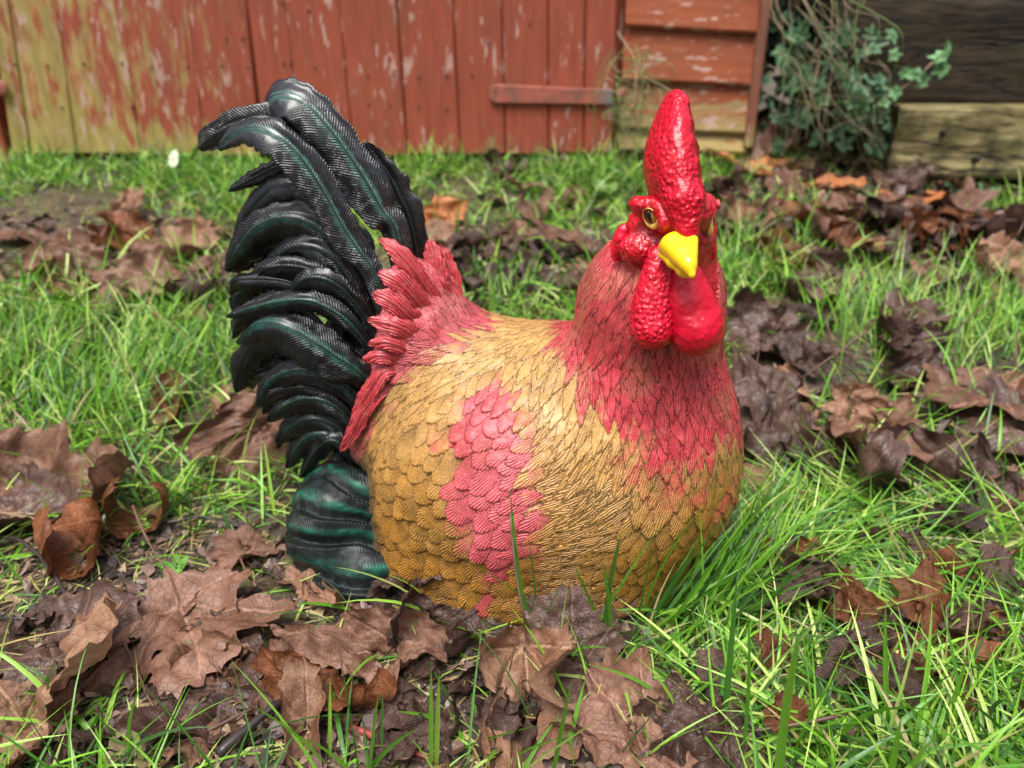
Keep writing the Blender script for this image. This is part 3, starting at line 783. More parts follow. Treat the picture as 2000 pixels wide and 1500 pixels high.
def m_rump():
    m = M('green_black_rump_paint'); v = m.obj(); s = m.attr('saw')
    n = m.noise(m.obj((1, 1, 3)), 60, 4)
    g = m.math('MULTIPLY', m.ramp(m.math('ABSOLUTE', m.math('SUBTRACT', s, .42)), .20, .03), m.ramp(n, .35, .65))
    c = m.mix(g, (.005, .008, .008), (.010, .11, .07))
    ph = m.math('SINE', m.math('MULTIPLY', m.attr('bx'), 2 * math.pi / .0024))
    b = m.bump(m.math('MULTIPLY', ph, m.ramp(m.noise(v, 45, 2), .35, .6)), .0006, .9); b = m.bump(m.noise(v, 130, 3), .0012, .8, b)
    m.b.inputs['Specular IOR Level'].default_value = .32
    m.set(Base_Color=c, Roughness=.42, Coat_Weight=.08, Coat_Roughness=.2, Normal=b); return m.m
mesh_np('rump', Vr, Fr, m_rump(), bird, attrs={'saw': saw, 'bx': Vr[:, 0] + .6 * Vr[:, 2]}, loc=cR)

# ================================================================== SHED
SHY = 1.70
def gz_shed(x): return gh(x, SHY).item()
def m_wood(name, axis='z', algae_x=None, algae=.3, red=(.27, .062, .034), redamt=1.0, loc=(0, 0, 0), lowz=.10):
    m = M(name); sc = (1, 1, .10) if axis == 'z' else (.12, 1, 1); v = m.obj(sc, loc); o = m.obj(loc=loc)
    g1 = m.noise(v, 42, 5, .65); g2 = m.noise(v, 90, 5, .7); big = m.noise(o, 3.0, 3); g3 = m.noise(m.obj((1, 1, .3) if axis == 'z' else (.35, 1, 1), loc), 55, 4, .6)
    shade = m.mix(m.ramp(big, .3, .7), red, tuple(a * 1.25 for a in red))
    shade = m.mix(m.ramp(g2, .35, .75), shade, tuple(a * .72 for a in red))
    wood = m.mix(m.ramp(g2, .3, .7), (.38, .27, .15), (.25, .165, .085))
    sep = m.n('SeparateXYZ'); m.put(sep.inputs[0], m.n('TexCoord').outputs['Object'])
    if algae_x is not None:
        gx = m.ramp(sep.outputs['X'], algae_x[0], algae_x[1], 1.0, 0.0)
    else: gx = algae
    low = m.ramp(sep.outputs['Z'], lowz, .0, 0, .20 if axis == 'z' else .32)
    am = m.math('ADD', m.math('MULTIPLY', gx, .25), low)
    thr = m.math('SUBTRACT', .72, am)
    peel = m.ramp(m.math('SUBTRACT', m.math('ADD', m.math('MULTIPLY', g1, .55), m.math('MULTIPLY', g3, .45)), thr), -.05, .05)
    alg_c = m.mix(m.ramp(g1, .35, .65), (.46, .38, .13), (.22, .20, .05))
    pc = m.mix(m.ramp(m.math('ADD', m.math('MULTIPLY', gx, .9), m.ramp(sep.outputs['Z'], .15, 0, 0, .5)), 0, 1), wood, alg_c)
    c = m.mix(m.math('MULTIPLY', peel, .85), shade, pc)
    flake = m.ramp(m.math('MULTIPLY', m.ramp(m.noise(m.obj((1, 1, .22) if axis == 'z' else (.3, 1, 1), loc), 75, 3, .6), .58, .63), m.ramp(m.noise(o, 8, 3), .38, .52)), .2, .8)
    c = m.mix(m.math('MULTIPLY', flake, .8), c, (.45, .30, .25))
    dirt = m.math('MULTIPLY', m.ramp(m.noise(o, 12, 4), .5, .75), .35)
    c = m.mix(dirt, c, (.13, .07, .04))
    b = m.bump(g2, .0012, .8); b = m.bump(peel, -.0008, .6, b)
    m.set(Base_Color=c, Roughness=.62, Normal=b); m.b.inputs['Specular IOR Level'].default_value = .25; return m.m
def box_v(x0, x1, y0, y1, z0, z1, bev=.003, shear=0.):
    """chamfered plank: front (y0) long edges bevelled"""
    prof = [(x0, y1), (x0, y0 + bev), (x0 + bev, y0), (x1 - bev, y0), (x1, y0 + bev), (x1, y1)]
    v = []; 
    for z in (z0, z1):
        for (x, y) in prof: v.append((x + shear * (z - z0), y, z))
    f4 = [(i, (i + 1) % 6, 6 + (i + 1) % 6, 6 + i) for i in range(6)]
    f4 += [(6, 7, 10, 11), (7, 8, 9, 10), (5, 4, 1, 0), (4, 3, 2, 1)]
    return np.array(v, float), np.array(f4)
def join(parts):
    V_, F_ = [], []; n = 0
    for v, f in parts: V_.append(v); F_.append(np.asarray(f) + n); n += len(v)
    return np.concatenate(V_), np.concatenate(F_)
shed = empty('shed', (0.0, SHY, .2)); tag(shed, 'weathered red painted wooden shed with double doors and green algae behind the lawn', 'shed')
def planks_at(pxs, pyb, y0, th, z1, gapw=.0007, jit=.004):
    ps = []
    for a, b in zip(pxs[:-1], pxs[1:]):
        pa, pb = P(a, pyb, y0), P(b, pyb, y0); j = random.uniform(-jit, jit)
        v_, f_ = box_v(pa[0] + gapw, pb[0] - gapw, y0 + j * .3, y0 + th, pa[2] + j, z1, .004)
        v_[:, 0] -= .115 * (v_[:, 2] - pa[2]) * np.clip((600 - (a + b) / 2) / 500, -.2, 1) * -1
        ps.append((v_, f_))
    return join(ps)
ML = m_wood('algae_stained_red_paint', 'z', (-.95, -.22)); MR = m_wood('peeling_red_paint', 'z', None, .12, loc=(3.1, 0, 1.7)); MC = m_wood('red_clapboard_paint', 'x', None, .40, lowz=.19, red=(.27, .070, .028), loc=(5, 2, 0))
MTRIM = m_wood('faded_trim_paint', 'z', None, .45, red=(.22, .085, .055), loc=(9, 2, 0))
o0 = np.array([0, SHY, .2])
dl = empty('door', P(260, 290, SHY)); parent_keep(dl, shed); dl['label'] = 'left shed door, planks stained yellow green with algae'
v, f = planks_at([22, 60, 150, 275, 402, 511], 300, SHY - .02, .022, 1.35)
mesh_np('plank_panel', v, f[:, ::-1], ML, None, False, loc=o0)
pp = bpy.context.scene.objects['plank_panel']
def under(o, p):   # parent to a part that itself sits under `shed`
    w_ = Vector(p.location) + Vector(shed.location) if p.parent else Vector(p.location)
    o.parent = p; o.location = Vector(o.location) - w_
under(pp, dl)
dr = empty('door', P(860, 300, SHY)); parent_keep(dr, shed); dr['label'] = 'right shed door with a rusty strap hinge'
v, f = planks_at([517, 590, 692, 797, 900, 988, 1072, 1140, 1197], 299, SHY - .02, .022, 1.35)
p2 = mesh_np('plank_panel', v, f[:, ::-1], MR, None, False, loc=o0); under(p2, dr)
# inner lighter strips (cover beads) on seams
# frame behind the doors
v, f = join([box_v(P(-900, 290, SHY)[0], P(18, 290, SHY)[0], SHY - .012, SHY + .03, .15, 1.4), box_v(P(1206, 290, SHY)[0], P(1222, 290, SHY)[0], SHY + .0, SHY + .03, .19, 1.4), box_v(P(-900, 290, SHY)[0], P(1480, 290, SHY)[0], SHY + .031, SHY + .05, .12, 1.4)])
mesh_np('wall_frame', v, f[:, ::-1], MR, shed, False, loc=o0)
v, f = join([box_v(P(-900, 290, SHY)[0], P(1470, 290, SHY)[0], SHY + .05, SHY + 1.4, .05, 1.4)])
mesh_np('wall', v, f[:, ::-1], MC, shed, False, loc=o0)
# pitched roof, above the picture
xr0, xr1 = P(-900, 290, SHY)[0] - .06, P(1480, 290, SHY)[0] + .08; yc = SHY + .7
v = np.array([(xr0, SHY - .12, 1.36), (xr1, SHY - .12, 1.36), (xr1, yc, 1.75), (xr0, yc, 1.75), (xr0, SHY + 1.55, 1.36), (xr1, SHY + 1.55, 1.36)]); v2 = v + np.array([0, 0, .02]); vv = np.concatenate([v, v2])
f = np.array([(0, 1, 2, 3), (3, 2, 5, 4), (6, 9, 8, 7), (9, 10, 11, 8), (0, 6, 7, 1), (4, 5, 11, 10), (0, 3, 9, 6), (3, 4, 10, 9), (1, 7, 8, 2), (2, 8, 11, 5)])
mesh_np('roof', vv, f, simple('grey_roofing_felt', (.08, .08, .075), .9), shed, False, loc=o0)
# clapboards: real overlapping boards, sloping slightly
cb = []
rows = [(-120, -105), (-45, -30), (52, 68), (157, 168), (250, 262), (292, 300)]
for (a0, a1), (b0, b1) in zip(rows[:-1], rows[1:]):
    yy = SHY + .004
    tl, tr, bl, br = P(1214, a0, yy), P(1482, a1, yy), P(1214, b0, yy), P(1482, b1, yy)
    for q in (tl, bl): q[0] = P(1214, 150, yy)[0]
    for q in (tr, br): q[0] = P(1474, 150, yy)[0]
    fy = -.012
    v = np.array([bl + [0, fy, 0], br + [0, fy, 0], tr + [0, 0, -.001], tl + [0, 0, -.001], bl + [0, .026, 0], br + [0, .026, 0], tr + [0, .026, -.001], tl + [0, .026, -.001]])
    # rounded lip
    lip = np.array([0, -.003, .006]); v = np.insert(v, 4, [bl + [0, fy, 0] + lip, br + [0, fy, 0] + lip], 0)
    f = [(0, 1, 5, 4), (4, 5, 2, 3), (0, 6, 7, 1), (3, 2, 8, 9), (0, 4, 3, 9), (1, 7, 8, 2)]
    f = [(0, 1, 5, 4), (4, 5, 2, 3), (1, 0, 6, 7), (3, 2, 8, 9), (0, 3, 9, 6), (2, 1, 7, 8)]
    cb.append((v, np.array(f)))
v, f = join(cb); mesh_np('clapboard_panel', v, f, MC, shed, False, loc=o0)
# corner trim
xa, xb = P(1468, 150, SHY - .01)[0], P(1486, 150, SHY - .01)[0]
v, f = box_v(xa, xb, SHY - .022, SHY + .03, P(1468, 285, SHY)[2], 1.36, .003); mesh_np('corner_trim', v, f[:, ::-1], MTRIM, shed, False, loc=o0)
# strap hinge on right door
def m_metal():
    m = M('rusty_painted_iron'); v = m.obj(); n = m.noise(v, 30, 4); sep = m.n('SeparateXYZ'); m.put(sep.inputs[0], m.n('TexCoord').outputs['Object'])
    c = m.mix(m.ramp(n, .45, .62), (.32, .085, .055), (.19, .07, .045))
    c = m.mix(m.ramp(sep.outputs['X'], .085, .12), c, (.16, .15, .14))
    m.set(Base_Color=c, Roughness=.6, Normal=m.bump(n, .001)); return m.m
MMET = m_metal()
def strap(pa, pb, hgt, y, parent, origin):
    a, b = P(pa[0], pa[1], y), P(pb[0], pb[1], y); n = 24; vs = []
    xs_ = np.linspace(a[0], b[0], n)
    for i, x in enumerate(xs_):
        t = i / (n - 1); h = hgt * (.55 if t < .03 else 1) * (1 - .25 * t)
        zc = a[2] * (1 - t) + b[2] * t
        for (dy, dz) in ((.004, -h), (0, -h * .9), (0, h * .9), (.004, h)): vs.append((x, y + dy, zc + dz))
        
    f = grid_faces(n, 4); caps = []
    return mesh_np('hinge_strap', np.array(vs), f, MMET, None, False, loc=origin)
hg = strap((957, 183), (1196, 190), .0165, SHY - .027, dr, P(1080, 187, SHY - .027)); 
md = hg.modifiers.new('t', 'SOLIDIFY'); md.thickness = .003; under(hg, dr)
# hinge knuckle
q = P(1212, 190, SHY - .024)
def tube(pts, rads, n=8):
    pts = np.asarray(pts, float); rads = np.broadcast_to(np.asarray(rads, float), (len(pts),)); T = np.gradient(pts, axis=0); T /= np.linalg.norm(T, axis=1, keepdims=True) + 1e-12
    ref = np.array([.13, .21, 1.]); ref = np.where(np.abs(T @ (ref / np.linalg.norm(ref)))[:, None] > .95, np.array([1., 0, 0]), ref)
    A_ = np.cross(T, ref); A_ /= np.linalg.norm(A_, axis=1, keepdims=True); B_ = np.cross(T, A_)
    a = np.linspace(0, 2 * math.pi, n, endpoint=False)
    v = pts[:, None] + rads[:, None, None] * (np.cos(a)[None, :, None] * A_[:, None] + np.sin(a)[None, :, None] * B_[:, None])
    v = v.reshape(-1, 3); f = grid_faces(len(pts), n, wrap=True)[:, ::-1]
    v = np.concatenate([v, pts[[0]], pts[[-1]]]); k = np.arange(n); k2 = (k + 1) % n; o = len(pts) * n; l = (len(pts) - 1) * n
    f3 = np.concatenate([np.stack([np.full(n, o), k, k2], 1), np.stack([np.full(n, o + 1), l + k2, l + k], 1)])
    return v, f, f3
v, f, f3 = tube([q + [0, 0, -.018], q + [0, 0, .018]], .0075); kn = mesh_np('hinge_knuckle', v, f, MMET, None, F3=f3, loc=q); under(kn, dr)
# left hinge end at the picture edge
v, f, f3 = tube([P(-60, 172, SHY - .03), P(-5, 172, SHY - .03), P(8, 172, SHY - .03), P(15, 172, SHY - .03)], [.017, .017, .015, .006], 12)
v[:, 1] = SHY - .03 + (v[:, 1] - (SHY - .03)) * .2
lh = mesh_np('hinge_strap', v, f, MMET, None, F3=f3, loc=P(0, 172, SHY - .03)); under(lh, dl)
# nails
MNAIL = simple('dark_nail_head', (.035, .022, .018), .6)
nails = [(28,126,0),(92,128,0),(162,124,0),(237,124,0),(295,130,0),(366,130,0),(432,128,0),(484,130,0),(442,75,0),(474,75,0),(120,210,0),(258,209,0),(433,212,0),(486,206,0),(553,124,1),(566,124,1),(615,132,1),(718,148,1),(770,148,1),(818,150,1),(873,148,1),(603,20,1),(551,5,1),(720,205,1),(762,205,1),(818,208,1),(873,213,1),(922,147,1),(968,178,1),(1157,178,1),(1098,180,1),(1062,172,1),(952,85,1),(1035,45,1)]
for (a, b, s_) in nails:
    q = P(a, b, SHY - .0225 - (.007 if (b > 170 and a > 955 and a < 1200) else 0)); v, f, f3 = tube([q + [0, .004, 0], q + [0, -.0008, 0], q + [0, -.0015, 0]], [.0022, .0022, .0012], 8)
    o = mesh_np('nail', v, f, MNAIL, None, F3=f3, loc=q); under(o, dr if s_ else dl)

# ================================================================== SLEEPERS (retaining timbers) and hedge behind
def m_sleeper(name, c1, c2, c3, moss):
    m = M(name); v = m.obj((.10, 1, 1)); o = m.obj(); g1 = m.noise(v, 40, 6, .7, dist=.6); g2 = m.noise(v, 140, 5, .7); big = m.noise(o, 8, 4)
    c = m.mix(m.ramp(g1, .42, .58), c1, c2); c = m.mix(m.ramp(g2, .5, .8), c, c3)
    c = m.mix(m.math('MULTIPLY', m.ramp(big, .48, .62), moss), c, (.045, .04, .012))
    c = m.mix(m.ramp(m.noise(o, 16, 4), .55, .75, 0, .8), c, (.02, .016, .012))
    ck = m.math('ABSOLUTE', m.math('SUBTRACT', m.noise(m.obj((.07, 1, 1), (3, 1, 2)), 22, 3, .5, dist=1.2), .5)); ck = m.ramp(ck, .016, .004)
    c = m.mix(m.math('MULTIPLY', ck, .85), c, (.008, .006, .005))
    b = m.bump(g1, .008); b = m.bump(g2, .003, 1, b); b = m.bump(m.math('MULTIPLY', ck, -1), .006, 1, b); m.set(Base_Color=c, Roughness=.75, Normal=b); m.b.inputs['Specular IOR Level'].default_value = .25; return m.m
def sleeper(name, pa, pb, h, d, y, mat, lab, yaw=0., sag=0.):
    a = P(pa[0], pa[1], y); L = 1.9; nu, nv = 90, 40
    s = np.linspace(0, L, nu); t = np.linspace(0, 1, nv, endpoint=False) * 4
    k = t.astype(int); f = t - k
    cy = np.select([k == 0, k == 1, k == 2, k == 3], [0 * f, f, 0 * f + 1, 1 - f]); cz = np.select([k == 0, k == 1, k == 2, k == 3], [f, 0 * f + 1, 1 - f, 0 * f])
    Y_ = cy * d; Z_ = (cz - 1) * h
    # round corners
    v = np.stack([np.repeat(s[:, None], nv, 1), np.repeat(Y_[None], nu, 0), np.repeat(Z_[None], nu, 0)], -1)
    cen = np.array([0, d / 2, -h / 2]); q = v - cen; q[..., 0] = 0
    rr = np.linalg.norm(q / np.array([1, d / 2, h / 2]), axis=-1)[..., None]; v[..., 1:] = cen[1:] + q[..., 1:] * (1 - .10 * np.clip(rr - 1, 0, 1))
    nz = fbm(v * np.array([3, 18, 30]), 3, int(h * 1000)); v[..., 1] += .006 * nz; v[..., 2] += .003 * nz + sag * s[:, None]
    V_ = v.reshape(-1, 3); F_ = grid_faces(nu, nv, wrap=True)
    V_ = np.concatenate([V_, [[0, d / 2, -h / 2]], [[L, d / 2, -h / 2]]]); kk = np.arange(nv); k2 = (kk + 1) % nv; o = nu * nv; l = (nu - 1) * nv
    f3 = np.concatenate([np.stack([np.full(nv, o), kk, k2], 1), np.stack([np.full(nv, o + 1), l + k2, l + kk], 1)])
    V_ = V_ @ rotz(yaw).T + a
    ob = mesh_np(name, V_, F_[:, ::-1], mat, F3=f3[:, ::-1], loc=a); tag(ob, lab, 'timber', 'sleepers of the retaining wall'); return ob
MS1 = m_sleeper('dark_weathered_timber', (.012, .008, .005), (.042, .026, .014), (.085, .056, .033), .4)
MS2 = m_sleeper('mossy_pale_timber', (.15, .12, .045), (.38, .32, .15), (.20, .13, .07), .75)
sleeper('timber_sleeper', (1640, -15), 0, .215, .16, 1.62, MS1, 'dark weathered timber sleeper on top of the retaining wall', .05)
sleeper('timber_sleeper', (1760, 203), 0, .148, .16, 1.60, MS2, 'pale mossy timber sleeper with two bolt holes, below the dark one', .03, -.01)
sleeper('timber_sleeper', (1780, 362), 0, .10, .16, 1.615, MS1, 'lowest dark timber sleeper half buried behind the leaves', .02)
sleeper('timber_sleeper', (1600, -230), 0, .21, .16, 1.64, MS1, 'uppermost brown timber sleeper, mostly above the picture', .05)
MHOLE = simple('hole_dark', (.006, .005, .004), .9)
for (a, b) in ((1903, 311), (1838, 259)):
    sl = [o for o in COL.objects if o.get('label', '').startswith('pale mossy')][0]
    q = P(a, b, 1.607); v, f, f3 = tube([q + [0, .01, 0], q + [0, -.012, 0]], .006, 12); o = mesh_np('bolt_hole', v, f, MHOLE, None, F3=f3, loc=q)
    o.parent = sl; o.location = Vector(o.location) - Vector(sl.location)

# ================================================================== leaf shapes
def leaf_outline(kind, th, r_):
    seed_ = r_.uniform(0, 6)
    if kind == 'maple':
        out = np.full(th.shape, .54)
        for a, l, w_ in ((90, .98, 24), (90 - 56, .90, 22), (90 + 56, .88, 22), (90 - 112, .66, 22), (90 + 112, .66, 22)):
            a += r_.normal(0, 5); l *= r_.uniform(.85, 1.08)
            d = (np.degrees(th) - a + 180) % 360 - 180; out = np.maximum(out, .54 + (l - .54) * np.exp(-(np.abs(d) / w_) ** 1.3))
        out *= 1 + .07 * np.sin(th * 15 + 2 * np.sin(th * 3 + seed_) + r_.uniform(0, 6)) + .04 * np.sin(th * 37 + 3 * np.sin(th * 5))
        return out * .62
    if kind == 'frag':
        q_ = lambda k_, o_: vnoise(np.stack([np.cos(th) * k_ + seed_ * 5, np.sin(th) * k_, 0 * th + o_], -1))
        return .44 * (1 + .38 * q_(1.1, 0) + .16 * q_(3.5, 4) + .06 * q_(9, 9))
    if kind == 'oval':
        a, b = .62, .27; rr = 1 / np.sqrt((np.sin(th) / a) ** 2 + (np.cos(th) / b) ** 2)
        return rr * (1 + .04 * np.sin(th * 21))
    if kind == 'ivy':
        out = np.full(th.shape, .38)
        for a, l, w_ in ((90, .95, 22), (30, .72, 20), (150, .72, 20), (-35, .55, 24), (215, .55, 24)):
            d = (np.degrees(th) - a + 180) % 360 - 180; out = np.maximum(out, .36 + (l - .36) * np.exp(-(np.abs(d) / w_) ** 1.4))
        return out * .6
def leaf_mesh(kind, seed, na=120, nr=18, curl=1., fold=.3, crumple=1., bendax=None):
    """unit leaf (about 1 m across) in XY, base at -Y; returns V, quads, tris, vein"""
    r_ = np.random.default_rng(seed); th = np.linspace(-math.pi / 2, 1.5 * math.pi, na, endpoint=False)
    ro = leaf_outline(kind, th, r_); ro = ro * (1 - r_.uniform(.1, .55) * np.exp(-(((th - r_.uniform(-1, 4.5)) / .28) ** 2))) * (1 + .12 * vnoise(np.stack([np.cos(th) * 3, np.sin(th) * 3, 0 * th + seed], -1)) + .014 * r_.normal(0, 1, na))
    k = (np.arange(1, nr + 1) / nr) ** .85
    x = k[:, None] * (ro * np.cos(th))[None]; y = k[:, None] * (ro * np.sin(th))[None]
    x = np.concatenate([[0], x.ravel()]); y = np.concatenate([[0], y.ravel()])
    base = np.array([0, -.20 if kind == 'maple' else (-.6 if kind == 'oval' else -.15)])
    dx, dy = x - base[0], y - base[1]
    vein = np.full(x.shape, 9.)
    if kind == 'oval': angs = [90]
    else: angs = [90, 48, 132, 5, 175]
    for a in angs:
        c_, s_ = math.cos(R(a)), math.sin(R(a)); al = dx * c_ + dy * s_; pe = np.abs(-dx * s_ + dy * c_)
        vein = np.minimum(vein, np.where(al > 0, pe, 9))
    ang = np.arctan2(dy, dx)
    q = np.stack([x * 2.2, y * 2.2, 0 * x + seed * 3.1], -1)
    z = crumple * (.12 * fbm(q, 2, seed) + .055 * fbm(q * 2.6, 2, seed + 5) + .018 * fbm(q * 7, 2, seed + 8)) + fold * np.minimum(vein, .25) * .9
    z = z + .05 * crumple * (1 - np.abs(fbm(q * 1.6, 2, seed + 2))) 
    z += .01 * np.sin(dy * 60 - np.abs(dx) * 50) * np.minimum(1, vein * 20)* .35
    # curl around an axis
    ba = r_.uniform(0, math.pi) if bendax is None else bendax; c_, s_ = math.cos(ba), math.sin(ba)
    xr, yr = x * c_ + y * s_, -x * s_ + y * c_
    kap = curl * 2.2 + 1e-4
    t = xr * kap * (1 + .25 * yr); X2 = np.sin(t) / kap; Zc = (1 - np.cos(t)) / kap
    nx, nz_ = -np.sin(t), np.cos(t)
    X3 = X2 + nx * z; Z3 = Zc + nz_ * z
    # second, weaker curl of the tips
    k2 = r_.uniform(-.8, 1.2) * curl; Z3 = Z3 + k2 * .8 * yr * np.abs(yr)
    xx = X3 * c_ - yr * s_; yy = X3 * s_ + yr * c_
    Vv = np.stack([xx, yy, Z3], -1)
    f = grid_faces(nr, na, 1, wrap=True); kk = np.arange(na); f3 = np.stack([np.zeros(na, int), 1 + kk, 1 + (kk + 1) % na], 1)
    return Vv, f, f3, vein, np.stack([x, y], -1)
def m_leaf(name, ca, cb_, cc_, rough=.5, transl=.12, spec=.35):
    m = M(name); v = m.attr('lp', 'Vector'); oi = m.n('ObjectInfo').outputs['Random']
    wv = m.n('VectorMath', operation='ADD'); m.put(wv.inputs[0], v); cx = m.n('CombineXYZ'); m.put(cx.inputs[2], m.math('MULTIPLY', oi, 37.)); m.put(wv.inputs[1], cx.outputs[0]); v = wv.outputs[0]
    n1 = m.noise(v, 3.2, 4, .6); n2 = m.noise(v, 16, 5, .7); n3 = m.noise(v, 60, 3)
    c = m.mix(m.ramp(n1, .38, .64), ca, cb_); c = m.mix(m.ramp(n2, .46, .7, 0, .8), c, cc_)
    c = m.mix(m.ramp(oi, 0, 1, 0, .6), c, tuple(a * .55 for a in ca))
    ve = m.attr('vein'); c = m.mix(m.ramp(ve, .012, .004, 0, .5), c, tuple(min(1, a * 1.3 + .02) for a in cb_))
    spots = m.ramp(m.voro(v, 26), .12, .07, 0, .7); c = m.mix(spots, c, tuple(a * .3 for a in ca))
    net = m.voro(v, 24, 'DISTANCE_TO_EDGE'); c = m.mix(m.ramp(net, .06, .0, 0, .22), c, tuple(a * .5 for a in ca))
    b = m.bump(m.ramp(ve, .02, 0), .0012, .7); b = m.bump(m.ramp(net, .1, 0), .0005, .6, b); b = m.bump(n2, .0016, .7, b); b = m.bump(n3, .0006, .7, b)
    m.set(Base_Color=c, Roughness=m.ramp(n1, .35, .7, rough - .12, rough + .15), Normal=b); m.b.inputs['Specular IOR Level'].default_value = spec
    tr = m.n('BsdfTranslucent', {'Color': c}); mx = m.n('MixShader', {0: transl}); m.put(mx.inputs[1], m.b.outputs[0]); m.put(mx.inputs[2], tr.outputs[0]); m.put(m.out.inputs[0], mx.outputs[0])
    return m.m
LM = {
 'tan': m_leaf('dry_tan_leaf', (.24, .115, .065), (.40, .23, .145), (.12, .055, .03), .52, .18),
 'pink': m_leaf('damp_pinkish_brown_leaf', (.17, .080, .050), (.31, .165, .112), (.08, .036, .022), .45),
 'dark': m_leaf('wet_dark_leaf', (.040, .020, .014), (.095, .050, .036), (.02, .011, .009), .33, .04),
 'purple': m_leaf('wet_purplish_leaf', (.075, .040, .030), (.15, .086, .066), (.035, .019, .015), .36, .05),
 'rust': m_leaf('rust_brown_leaf', (.15, .050, .020), (.28, .10, .038), (.07, .025, .012), .42, .2),
 'orange': m_leaf('orange_leaf', (.50, .17, .05), (.62, .26, .11), (.34, .12, .06), .5, .2),
}
MSTALK = simple('dry_stalk', (.11, .055, .04), .5, 0, .4, 30); MSTALKR = simple('reddish_stalk', (.26, .05, .045), .4, 0, .3, 30)
def place_leaf(px, py, size, tone, kind='maple', yaw=0, tilt=(0, 0), curl=.6, fold=.25, crumple=1., lift=.004, seed=1, label=None, group=None, hero=False, bendax=None, stalk=True, holes=0., Yfix=None):
    """size in px across at that distance"""
    g = P(px, py, Yfix) if Yfix else G1(px, py)
    s = pxm(size, g)
    Vv, f, f3, ve, lp = leaf_mesh(kind, seed, 150 if hero else 72, 24 if hero else 10, curl * 1.35 + .08, fold * 1.15, crumple * 1.35, bendax)
    M_ = np.array(Matrix.Rotation(R(tilt[0]), 3, 'X')) @ np.array(Matrix.Rotation(R(tilt[1]), 3, 'Y')) @ rotz(R(yaw))
    W = (Vv * s) @ M_.T
    if not Yfix:
        # settle on the ground: lowest 6 % may touch
        zz_ = W[:, 2] + g[2] - gh(W[:, 0] + g[0], W[:, 1] + g[1]); W[:, 2] -= np.percentile(zz_, 8) - lift
    if holes > 0:
        hn = fbm(np.stack([lp[:, 0] * 5, lp[:, 1] * 5, 0 * lp[:, 0] + seed], -1), 2, seed)
        bad = hn > 1.5 - holes; f = f[~bad[f].any(1)]
    o = mesh_np('fallen_leaf', W, f, LM[tone], F3=f3, attrs={'vein': ve, 'lp': np.concatenate([lp, 0 * lp[:, :1]], 1)})
    o.location = [float(a) for a in g]
    tag(o, label, 'leaf', group)
    if stalk:
        b = W[np.argmin(lp[:, 1] + 9 * np.abs(lp[:, 0]) * 0 + (np.abs(lp[:, 0]) > .03) * 9)]
        dirv = (M_ @ np.array([.15, -1, .12])); ln = s * (.55 if kind == 'maple' else .2)
        t = np.linspace(0, 1, 8)[:, None]; pts = b + dirv * ln * t + np.array([.1, .0, .12]) * ln * t * t
        gz_ = gh(pts[:, 0] + g[0], pts[:, 1] + g[1]) - g[2] + .0015; pts[:, 2] = np.maximum(pts[:, 2], gz_)
        v, ff, ff3 = tube(pts, np.linspace(.0009, .0013, 8) , 6); st = mesh_np('stalk', v, ff, MSTALK, None, F3=ff3); st.parent = o
    return o
